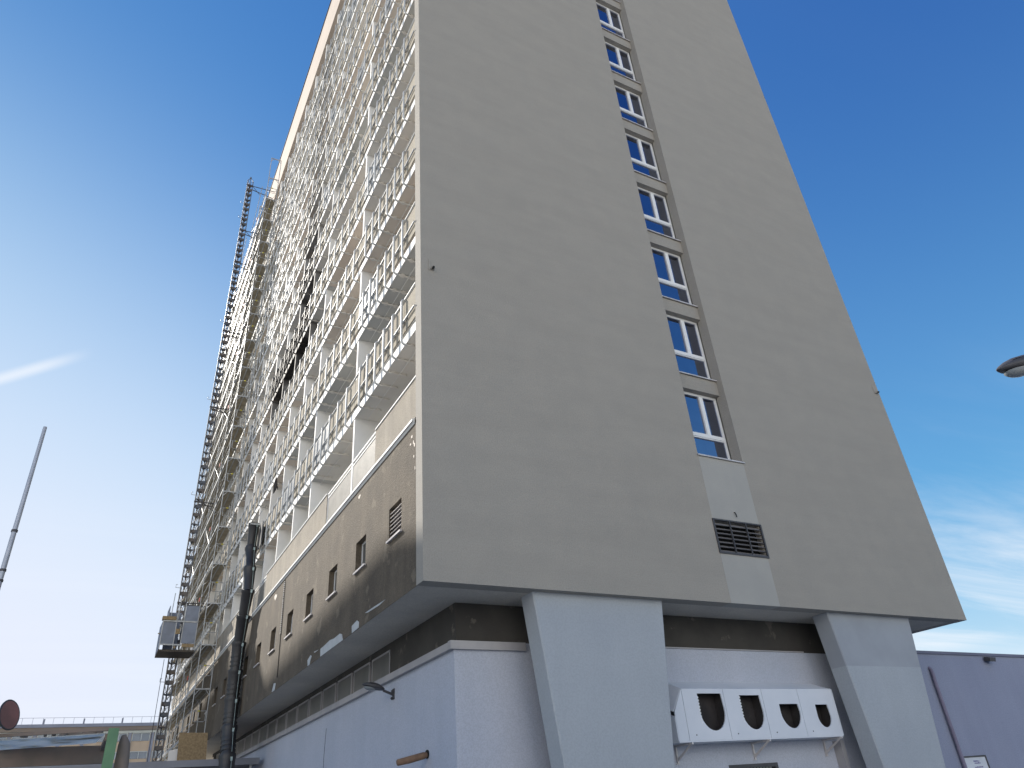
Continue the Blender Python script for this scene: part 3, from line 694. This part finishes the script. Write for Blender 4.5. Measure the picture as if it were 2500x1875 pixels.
# ------------------------------------------------------------------ annex on the right
an = thing('annex_building', 'low lilac grey rendered annex with dark roof edge right of the tower', 'building', (24, 3, 0))
YA = 2.5
m = MB(); m.box(15.9, 60, YA, YA + 14, 0, 5.13); m.build('annex_wall', pmat('annex_render', (0.285, 0.305, 0.395), (0.265, 0.285, 0.375), 0.5, 8, 0.9, bump=0.4, bscale=30, fine=0.22, fscale=26, streak=0.05), an)
m = MB(); m.box(15.88, 60.02, YA - 0.05, YA + 14.05, 5.131, 5.22); m.build('roof_edge', pmat('annex_trim', (0.16, 0.16, 0.22), None, 1, 3, 0.6), an)
m = MB(); m.tube([(18.66, YA - 0.001, 4.70), (18.66, YA - 0.06, 4.62), (18.64, YA - 0.08, 4.5), (18.62, YA - 0.08, 4.3), (18.62, YA - 0.08, 0)], 0.06, 8)
m.build('downpipe', pmat('pipe_paint', (0.22, 0.20, 0.28), None, 2, 3, 0.6), an)
fl = MB(); fl.obox((22.02, YA - 0.14, 5.00), (0.34, 0, 0), (0, 0.20, 0.05), (0, -0.04, 0.13)); fl.box(21.98, 22.06, YA - 0.09, YA - 0.001, 5.02, 5.09)
tag(fl.build('floodlight', LAMPGREY), 'small dark floodlight under the roof edge of the annex', 'lamp')
sg = thing('wall_sign', 'white notice board in a dark frame on the annex wall at the lower right', 'sign', (19.35, YA, 1.3))
b = MB(); b.box(18.80, 19.88, YA - 0.03, YA - 0.002, 1.25, 2.07); b.build('board', SIGNWHITE, sg)
b = MB(); b.box(18.78, 19.93, YA - 0.05, YA - 0.002, 2.071, 2.115); b.box(19.881, 19.93, YA - 0.05, YA - 0.002, 1.22, 2.07); b.build('frame', DARKGREY, sg)
b = MB()
for (xx, zz, wd) in ((19.22, 1.965, .30), (19.24, 1.91, .26), (19.20, 1.80, .36), (19.30, 1.72, .22), (19.24, 1.62, .30)):
    q = xx
    while q < xx + wd:
        w_ = random.uniform(0.03, 0.06); b.box(q, q + w_, YA - 0.034, YA - 0.031, zz - 0.018, zz + random.uniform(0.004, 0.02)); q += w_ + 0.015
b.build('lettering', INK, sg)

# ------------------------------------------------------------------ street lamp at the right edge
sl_ = thing('street_lamp', 'dark drop shaped street lamp head against the blue sky at the right edge', 'street lamp', (4.75, -10.62, 0))
dv = Vector((0.88, -0.47, 0.09))
lamp_head('street', (2.84, -9.64, 5.385), dv, 0.66, 0.28, 0.20, sl_, LAMPGREY, LAMPBOWL)
k = MB(); e = Vector((2.84, -9.64, 5.385)) + dv.normalized() * 0.64
k.tube([e, e + dv.normalized() * 0.7, (4.66, -10.57, 5.45), (4.75, -10.62, 5.30), (4.75, -10.62, 0)], 0.05, 8, radii=[0.035, 0.035, 0.04, 0.05, 0.075]); k.build('pole', POLE, sl_)
# ------------------------------------------------------------------ grey mast at the left edge
mp_ = MB(); mp_.tube([(-7.46, 6, 0), (-7.46, 6, 5.3), (-7.46, 6, 10.5), (-7.46, 6, 10.53)], 0.06, 12, radii=[0.075, 0.060, 0.042, 0.040])
for z in (6.72, 6.95, 7.85): mp_.tube([(-7.46, 6, z), (-7.46, 6, z + 0.05)], 0.066, 12, 1)
tag(mp_.build('flagpole', [POLE, LAMPGREY]), 'bare tapered grey metal pole rising against the bright sky at left', 'pole')

# ------------------------------------------------------------------ rubble chute
ch = thing('rubble_chute', 'black plastic rubble chute of stacked sleeves hanging down the long facade', 'rubbish chute', (-0.31, 18.8, 3.1))
ctr = [(-0.31, 18.80, 13.35), (-0.31, 18.95, 12.3), (-0.32, 18.55, 11.3), (-0.33, 18.25, 10.3), (-0.33, 18.65, 9.35), (-0.32, 19.02, 8.35), (-0.32, 19.05, 7.3), (-0.32, 19.05, 6.25), (-0.33, 18.9, 5.2), (-0.34, 18.5, 4.2), (-0.35, 18.1, 3.1)]
nsec = len(ctr) - 1
for i in range(nsec):
    a, b_ = Vector(ctr[i]), Vector(ctr[i + 1]); d = (b_ - a)
    c = MB(); R0 = 0.215 + 0.007 * i
    pts = [a, a + d * 0.10, a + d * 0.14, a + d * 0.55, a + d * 1.0, a + d * 1.10]
    c.tube(pts, R0, 14, radii=[R0 + 0.035, R0 + 0.035, R0 + 0.012, R0 - 0.01, R0 - 0.03, R0 - 0.035])
    if i > 4:
        for j in range(5): c.tube([a + d * (0.2 + 0.16 * j), a + d * (0.24 + 0.16 * j)], R0, 14, radii=[R0 + 0.012, R0 + 0.006])
    o = c.build('chute_sleeve', PLASTIC, ch)
    t = MB(); vdir = Vector((0.05, -1, 0)).normalized(); q = a + d * 0.12 + Vector((0.10, -math.sqrt(max(0.01, (R0 + 0.035) ** 2 - 0.10 ** 2)), 0))
    t.box(q.x - 0.035, q.x + 0.035, q.y - 0.03, q.y + 0.02, q.z - 0.07, q.z + 0.06); t.tube([q + Vector((0, -0.015, 0)), q + d * 0.9 + Vector((0, -0.012, 0))], 0.008, 4)
    t.build('clip', TAG, o)
hp = MB(); hp.prism([(-0.16, 17.35, 11.95), (-0.10, 18.35, 12.0), (-0.08, 18.45, 13.2), (-0.14, 17.55, 13.05)], (-0.03, 0.02, 0)); hp.box(-0.5, -0.06, 18.5, 18.56, 13.2, 13.25, 1); hp.box(-0.5, -0.06, 19.05, 19.11, 13.2, 13.25, 1); hp.tube([(-0.31, 18.6, 13.4), (-0.05, 17.9, 13.9)], 0.012, 5, 1)
hp.build('hopper', [PLASTIC, STEEL], ch)

# satellite dish on a balcony
sd = MB(); rings = []
for i in range(5):
    rr = 0.36 * i / 4 + 0.005; rings.append([Vector((-0.10 - 0.10 * (1 - (i / 4) ** 2) * -1, 16.05, 14.08)) + Vector((0.25, 0.97, 0)).normalized() * (rr * math.cos(2 * math.pi * j / 16)) + Vector((0.1, 0, 0.99)) * (rr * math.sin(2 * math.pi * j / 16)) for j in range(16)])
sd.loft(rings); sd.tube([(0.0, 16.05, 14.05), (0.04, 16.05, 13.9)], 0.02, 6)
tag(sd.build('satellite_dish', LAMPGREY), 'small grey oval satellite dish hanging on a lower balcony above the chute', 'dish')

# ------------------------------------------------------------------ scaffold
sc_ = thing('scaffold', 'tall steel facade scaffold with plank decks at the far end of the tower', 'scaffold', (-0.63, 33, 3.72))
XI, XO = -0.30, -0.98; FY = [26.0 + 3.07 * i for i in range(6)]; ZD0 = 3.72; NL = 19
def frame_mesh():
    f = MB(); r = 0.024
    f.tube([(XO, 0, 0), (XO, 0, 2.0)], r, 6); f.tube([(XI, 0, 0), (XI, 0, 2.0)], r, 6)
    f.box(XO, XI, -0.022, 0.022, 1.93, 1.985)
    for x, sx in ((XO, 1), (XI, -1)): f.tube([(x, 0, 1.68), (x + sx * 0.20, 0, 1.93)], 0.02, 5)
    return f
def guard_mesh():
    f = MB()
    for z in (0.5, 1.0): f.tube([(XO - 0.01, 0.05, z), (XO - 0.01, 3.02, z)], 0.019, 5)
    f.box(XO - 0.035, XO - 0.012, 0.04, 3.03, 0.02, 0.15)
    return f
def deck_mesh():
    f = MB(); w = (XI - XO - 0.06) / 2
    for j in range(2):
        x0 = XO + 0.03 + j * w; f.box(x0 + 0.006, x0 + w - 0.006, 0.03, 3.04, -0.05, 0.0)
        f.box(x0 + 0.006, x0 + 0.03, 0.03, 3.04, -0.075, -0.0505, 1); f.box(x0 + w - 0.03, x0 + w - 0.006, 0.03, 3.04, -0.075, -0.0505, 1)
    return f
fo = frame_mesh().build('frame', STEEL, sc_, org=(XO, 0, 0)); fo.location = Vector((XO, FY[0], ZD0)) - wloc(sc_)
n = 0; fs = MB()
for i in range(6):
    for k in range(NL + 1):
        if k == NL and i > 0: continue
        if (i, k) == (0, 0): continue
        n += 1
        if n < 100: copy_part(fo, (0, FY[i] - FY[0], 2.0 * k))
        else:
            s = frame_mesh(); o_ = len(fs.v); fs.v += [(a, b_ + FY[i], c + ZD0 + 2 * k) for a, b_, c in s.v]; fs.f += [[q + o_ for q in f_] for f_ in s.f]; fs.mi += s.mi; fs.sm += s.sm
tag(fs.build('frame', STEEL, sc_), kind='stuff')
do = deck_mesh().build('deck', [DECKWOOD, STEEL], sc_, org=(XO, 0, 0)); go = guard_mesh().build('guardrail', [STEEL, DECKWOOD], sc_, org=(XO, 0, 0))
do.location = Vector((XO, FY[0], ZD0)) - wloc(sc_); go.location = do.location
ls = MB()
for i in range(5):
    for k in range(NL):
        if (i, k) != (0, 0):
            copy_part(do, (0, FY[i] - FY[0], 2.0 * k)); copy_part(go, (0, FY[i] - FY[0], 2.0 * k))
# end guard loops on the near face, with coloured clips
for k in range(NL):
    eg = MB()
    z = ZD0 + 2 * k
    eg.tube([(XO, 25.98, z + 1.0), (XI, 25.98, z + 1.0)], 0.018, 5); eg.tube([(XO + 0.1, 25.97, z + 1.0), (XO + 0.1, 25.97, z + 0.62)] + arc((XO + 0.18, 25.97, z + 0.62), 0.08, math.pi, 1.5 * math.pi, 3, (1, 0, 0), (0, 0, 1))[1:] + [(XI - 0.12, 25.97, z + 0.54), (XI - 0.06, 25.97, z + 0.6), (XI - 0.06, 25.97, z + 1.0)], 0.016, 5)
    eg.box(XO + 0.25, XO + 0.36, 25.94, 26.0, z + 0.975, z + 1.022, 1)
    eg.build('end_guard', [STEEL, YELLOW], sc_)
for k in range(0, NL, 2):
    z = ZD0 + 2 * k
    for i in (1, 3):
        br = MB(); br.tube([(XO - 0.03, FY[i], z), (XO - 0.03, FY[i + 1], z + 2), (XO - 0.03, FY[i], z + 4)], 0.02, 5)
        if i == 1: br.box(XO - 0.06, XO - 0.03, FY[1] + 0.3, FY[1] + 0.5, z + 0.9, z + 1.1, 1)
        br.build('diagonal_brace', [STEEL, REDTAPE], sc_)
# chipboard and sheet leaning on the scaffold foot
ob = MB(); ob.prism([(-1.72, 21.9, 4.30), (-0.62, 21.9, 4.30), (-0.66, 22.05, 5.37), (-1.76, 22.05, 5.40)], (0, 0.02, 0))
ob.box(-1.7, -1.62, 21.93, 22.0, 4.13, 4.30); ob.box(-0.72, -0.64, 21.93, 22.0, 4.13, 4.30)
tag(ob.build('chipboard_sheet', OSB), 'upright brown chipboard sheet standing on the dark canopy before the scaffold', 'board')
ob = MB(); ob.prism([(-2.02, 22.3, 4.13), (-1.45, 22.3, 4.13), (-1.45, 22.45, 4.9), (-2.02, 22.45, 4.78)], (0, 0.02, 0))
tag(ob.build('plasterboard_sheet', SLAB, None), 'pale grey sheet leaning behind the chipboard on the canopy', 'board')

# ------------------------------------------------------------------ builders' hoist
ho = thing('construction_hoist', 'mast climbing builders hoist with a grey platform cage beside the scaffold', 'hoist', (-1.83, 30, 3.98))
SEC = 1.508
def mast_mesh():
    f = MB(); A, B, C_ = Vector((-2.02, 29.82, 0)), Vector((-1.64, 29.82, 0)), Vector((-1.83, 30.16, 0))
    up = Vector((0, 0, SEC)); 
    for p in (A, B, C_): f.tube([p, p + up], 0.03, 6)
    for z in (0.0, 0.5, 1.0):
        q = Vector((0, 0, z))
        for a, b_ in ((A, B), (B, C_), (C_, A)):
            f.tube([a + q, b_ + q], 0.016, 4); f.tube([a + q, b_ + q + Vector((0, 0, 0.5))], 0.014, 4)
        f.prism([A + q + Vector((0.015, 0.006, 0.02)), B + q + Vector((-0.015, 0.006, 0.02)), C_ + q + Vector((0, -0.01, 0.02))], (0, 0, 0.16 if z < 0.9 else 0.03))
    f.box(-2.06, -2.03, 29.80, 29.84, 0.01, SEC - 0.01, 1)
    return f
mo = mast_mesh().build('mast_section', [MASTBLUE, STEEL], ho, org=(-1.83, 30, 0)); mo.location = Vector((-1.83, 30, 3.98)) - wloc(ho)
for i in range(1, 27): copy_part(mo, (0, 0, SEC * i))
tp = MB(); tp.tube([(-2.02, 29.82, 44.69), (-1.85, 29.95, 45.1)], 0.025, 5); tp.tube([(-1.64, 29.82, 44.69), (-1.83, 29.95, 45.1)], 0.025, 5); tp.tube([(-1.83, 30.16, 44.69), (-1.84, 29.97, 45.1)], 0.025, 5); tp.box(-1.90, -1.78, 29.93, 30.0, 45.08, 45.2)
tp.build('mast_head', MASTBLUE, ho)
def tie(z):
    f = MB(); f.tube([(-1.64, 29.82, z), (0.0, 29.75, z)], 0.03, 6); f.tube([(-1.83, 30.16, z), (0.0, 30.5, z)], 0.03, 6); f.tube([(-1.64, 29.82, z), (-0.9, 30.3, z - 0.3)], 0.02, 5); f.box(-2.08, -1.60, 29.77, 29.81, z - 0.05, z + 0.05)
    return f.build('wall_tie', DARKGREY, ho)
t0 = tie(44.2)
for z in (39.6, 36.5, 30.5, 24.7, 18.4, 12.6): copy_part(t0, (0, 0, z - 44.2))
hk = MB(); hk.tube([(-2.04, 29.82, 42.2), (-2.28, 29.78, 42.2), (-2.28, 29.78, 42.36), (-2.20, 29.80, 42.36)], 0.016, 5)
h0 = hk.build('cable_guide', STEEL, ho)
for z in (40.7, 31.2, 25.2, 18.8, 13.4, 8.6): copy_part(h0, (0, 0, z - 42.2))
cbl = MB(); cbl.tube([(-2.25, 29.8, 9.7), (-2.24, 29.8, 6.0), (-2.22, 29.8, 0.1)], 0.014, 5); cbl.build('power_cable', BLACK, ho)
c = MB(); X0, X1, Y0_, Y1_, Z0 = -2.72, -1.06, 28.1, 29.72, 9.74
c.box(X0, X1, Y0_, Y1_, Z0, Z0 + 0.10)
cab = c.build('cab', CABDARK, ho)
d = MB()
d.box(X0, X0 + 0.03, Y0_, Y1_, Z0 + 0.1, Z0 + 1.5); d.box(X1 - 0.03, X1, Y0_, Y1_, Z0 + 0.1, Z0 + 2.35); d.box(X0 + 0.031, X0 + 0.62, Y0_, Y0_ + 0.03, Z0 + 0.35, Z0 + 1.55)
d.box(X0 + 0.98, X1 - 0.031, Y0_, Y0_ + 0.03, Z0 + 0.42, Z0 + 1.45); d.box(X0 + 1.0, X1 - 0.031, Y0_, Y0_ + 0.03, Z0 + 1.5, Z0 + 2.3); d.box(X0 + 0.28, X0 + 0.95, Y1_ - 0.03, Y1_, Z0 + 0.1, Z0 + 2.3)
d.box(X0 + 0.25, X0 + 0.28, Y0_ + 0.4, Y1_, Z0 + 1.5, Z0 + 2.35)
d.build('side_sheet', CABGREY, cab)
d = MB()
for xx in (X0 + 0.02, X0 + 0.64, X0 + 0.97, X1 - 0.02):
    d.box(xx - 0.02, xx + 0.02, Y0_ - 0.025, Y0_ - 0.001, Z0 + 0.1, Z0 + (1.6 if xx < X0 + 0.1 else 2.4))
d.box(X0, X1, Y0_ - 0.05, Y0_ - 0.026, Z0 + 1.45, Z0 + 1.52); d.box(X0, X1, Y0_ - 0.05, Y0_ - 0.026, Z0 + 0.3, Z0 + 0.36)
d.tube([(X0 + 0.35, Y0_ + 0.2, Z0 + 1.6), (X0 + 0.38, Y0_ + 0.2, Z0 + 2.95)], 0.02, 5); d.tube([(X0 + 0.72, Y0_ + 0.2, Z0 + 1.6), (X0 + 0.72, Y0_ + 0.2, Z0 + 2.55)], 0.02, 5)
d.build('cage_frame', STEEL, cab)
d = MB(); d.box(X0 - 0.05, X0 + 0.16, Y0_ - 0.12, Y0_ + 0.2, Z0 + 1.53, Z0 + 1.70); d.box(X0 + 0.17, X0 + 0.6, Y0_ - 0.1, Y0_ + 0.1, Z0 + 1.53, Z0 + 1.70); d.box(X0 + 0.66, X0 + 0.86, Y0_ - 0.08, Y0_ - 0.03, Z0 + 0.85, Z0 + 1.1); d.box(X0 + 0.68, X0 + 0.76, Y0_ - 0.08, Y0_ - 0.03, Z0 + 0.15, Z0 + 0.25); d.box(X0 + 1.05, X1 - 0.05, Y0_ - 0.08, Y0_ - 0.03, Z0 + 0.22, Z0 + 0.38)
d.tube([(X0, Y0_ + 0.3, Z0 + 0.9), (X0 - 0.12, Y0_ + 0.3, Z0 + 0.93)], 0.025, 6)
d.build('control_gear', OSB, cab)

# ------------------------------------------------------------------ canopy at the foot
cn = thing('entrance_canopy', 'flat dark grey canopy roof beside the podium, at the bottom edge', 'canopy', (-3, 21, 0))
m = MB(); m.box(-9.5, 1.02, 19.6, 25.8, 3.98, 4.12); m.build('canopy_slab', CANOPY, cn)
m = MB(); m.box(-9.53, 1.04, 19.54, 19.599, 3.95, 4.18); m.box(1.021, 1.04, 19.6, 25.8, 3.95, 4.18); m.build('roof_fascia', pmat('canopy_fascia', (0.24, 0.25, 0.28), None, 1.5, 4, 0.6), cn)
for xx, yy in ((0.8, 19.9), (-4.0, 19.9), (-9.0, 19.9), (0.8, 25.5), (-9.0, 25.5)):
    m = MB(); m.tube([(xx, yy, 0), (xx, yy, 3.98)], 0.06, 8); m.build('post', STEEL, cn)

# ------------------------------------------------------------------ green shelter with round sign, lower left corner
gs = thing('green_shelter', 'green framed shelter with a pale blue translucent roof sheet, lower left corner', 'shelter', (-5.6, 0.4, 0))
m = MB(); m.prism([(-6.30, -0.2, 2.925), (-4.96, -0.2, 2.985), (-5.03, 1.2, 3.01), (-6.36, 1.2, 2.945)], (0, 0, 0.012)); m.build('roof_sheet', SKYPANEL, gs)
m = MB()
for (xx, yy, sx, sy) in ((-5.95, 0.0, .05, .10), (-5.98, 1.0, .05, .16), (-5.84, 1.0, .05, .16), (-5.02, 0.25, .045, .16), (-5.70, 0.05, .02, .14), (-5.60, 0.35, .03, .45), (-5.48, 0.72, .16, .09), (-5.28, 0.35, .26, .13), (-5.15, 0.2, .10, .05), (-5.45, 0.2, .02, .16), (-6.27, 0.45, .08, .05), (-6.19, 0.7, .02, .3)):
    n = 12; m.prism([(xx + sx * math.cos(2 * math.pi * j / n), yy + sy * math.sin(2 * math.pi * j / n), 2.96 + 0.045 * (xx + 6.0) + 0.018 * yy + 0.025 + 0.018 * sy * math.sin(2 * math.pi * j / n)) for j in range(n)], (0, 0, 0.03))
m.build('leaf_litter', BROWN, gs)
m = MB(); m.prism([(-6.5, -0.26, 2.955), (-4.93, -0.26, 3.02), (-4.93, -0.26, 3.06), (-6.5, -0.26, 2.995)], (0, 0.05, 0)); m.box(-6.55, -4.85, 1.21, 1.27, 2.72, 2.975); m.box(-4.95, -4.86, -0.2, 1.2, 2.90, 2.985); m.build('roof_beam', BROWN, gs)
for q_ in ((-4.925, -4.79, -0.28, -0.16, 3.05), (-6.72, -6.6, -0.28, -0.16, 3.0), (-6.6, -6.5, 1.1, 1.2, 2.6)):
    m = MB(); m.box(q_[0], q_[1], q_[2], q_[3], 0, q_[4]); m.build('post', GREEN, gs)
m = MB(); m.tube([(-4.67, -0.05, 0), (-4.67, -0.05, 2.62), (-4.68, -0.05, 2.86), (-4.71, -0.05, 2.98)], 0.09, 10, radii=[0.10, 0.095, 0.08, 0.03]); m.build('corner_bollard', BROWN, gs)
m = MB(); m.box(-6.05, -5.9, 1.22, 1.26, 2.2, 2.599); m.box(-5.2, -5.1, 1.22, 1.26, 2.2, 2.599); m.build('side_rail', BROWN, gs)
rs = thing('round_sign', 'round dark red sign seen edge-on on a green post, far lower left', 'sign', (-6.27, -0.4, 0))
nrm = Vector((0.80, -0.55, 0.15)).normalized(); cpt = Vector((-6.17, -0.4, 3.22))
m = MB(); m.tube([cpt, cpt + nrm * 0.02], 0.185, 24); m.build('disc', SIGNRED, rs)
m = MB(); a = nrm.cross(Vector((0, 0, 1))).normalized(); b_ = a.cross(nrm)
m.tube([cpt + nrm * 0.012 + (a * math.cos(2 * math.pi * j / 24) + b_ * math.sin(2 * math.pi * j / 24)) * 0.185 for j in range(25)], 0.012, 6); m.build('rim', DARKGREY, rs)
m = MB(); m.tube([(-6.30, -0.45, 0), (-6.30, -0.45, 3.0), cpt + Vector((-0.02, 0.02, -0.02))], 0.035, 8); m.build('post', GREEN, rs)

# ------------------------------------------------------------------ long building far behind
fb = thing('office_block', 'long low cream and glass office block far behind at the lower left', 'building', (-30, 145, 0))
YF = 140.0; XA, XB = -95.0, 40.0
m = MB(); m.box(XA, XB, YF + 0.3, YF + 16, 0, 18.3); m.build('wall', FARCREAM, fb)
m = MB(); m.box(XA - 1, XB + 1, YF - 0.6, YF + 17, 18.75, 19.35); m.box(XA - 1, XB + 1, YF - 0.75, YF + 17.1, 19.351, 19.86, 1); m.build('roof', [FARROOF, FARGREY], fb)
m = MB(); m.box(XA, XB, YF - 0.1, YF + 0.29, 18.36, 18.749); m.build('white_band', FARPALE, fb)
m = MB()
xx = -70.0
while xx < XB:
    m.box(xx, xx + 0.25, YF - 0.7, YF - 0.5, 19.87, 20.65); xx += 5.86
m.build('roof_post', FARGREY, fb)
m = MB(); xx = -70.0
while xx < XB: m.box(xx, xx + 0.05, YF + 0.5, YF + 0.55, 19.87, 20.95); xx += 1.5
m.box(-70, XB, YF + 0.5, YF + 0.55, 20.951, 21.0); m.build('roof_railing', FARGREY, fb)
def far_window(x, z0, z1):
    f = MB()
    for q in (x, x + 1.42, x + 2.75): f.box(q, q + 0.09, YF + 0.05, YF + 0.2, z0, z1)
    f.box(x + 0.09, x + 2.75, YF + 0.05, YF + 0.2, z1 - 0.09, z1)
    o = f.build('window', FARPALE, fb)
    p = MB(); p.box(x + 0.09, x + 2.75, YF + 0.21, YF + 0.29, z0, z1 - 0.09); p.build('pane', FARGLASS, o); return o
pier = MB()
rows = [(17.05, 18.35), (14.28, 15.43), (10.7, 12.1), (7.4, 8.8), (4.1, 5.5)]
xs_ = [6.0 - 3.55 * i for i in range(20)]
for (z0, z1) in rows:
    w0 = far_window(xs_[0], z0, z1)
    for i in range(1, 20): copy_part(w0, (-3.55 * i, 0, 0))
for q in xs_: pier.box(q - 0.62, q - 0.12, YF + 0.0, YF + 0.299, 0, 18.35)
pier.build('pier', FARGREY, fb)

# ------------------------------------------------------------------ neighbouring block out of the picture that shades the foot of the tower
def neighbour():
    T = 25.0; s = Vector((-1.0, 2.5, 1.8)); Cc = Vector((0, 2.2, 7.12)) + s * T
    d = Vector((-0.0377, 1, 0)).normalized(); nrm_ = Vector((d.y, -d.x, 0)); back = Vector((-1, -0.04, 0)) * 14
    p0 = Cc + Vector((-0.213, -1, 0)).normalized() * 7
    p1 = Cc + d * 17.6; p2 = p1 + d * 15.5
    t = thing('neighbour_block', 'plain grey high rise standing left of the tower, outside the picture', 'building', (Cc.x - 7, Cc.y + 12, 0))
    m = MB(); m.prism([(v.x, v.y, 0) for v in (p0, p0 + back, p1 + back, p1, Cc)], (0, 0, Cc.z)); m.build('wall', GABLE, t)
    m = MB(); m.prism([(v.x, v.y, 0) for v in (p1 + d * 0.002, p1 + back + d * 0.002, p2 + back, p2)], (0, 0, Cc.z + 2.6)); m.build('stair_wing', GABLE, t)
    for k in range(14):
        c_ = Cc + d * 8.8; m = MB(); m.obox((c_.x, c_.y, 4.0 + 3.3 * k), d * 15, nrm_ * 0.06, (0, 0, 1.4)); m.build('window_band', GLASS, t)
neighbour()
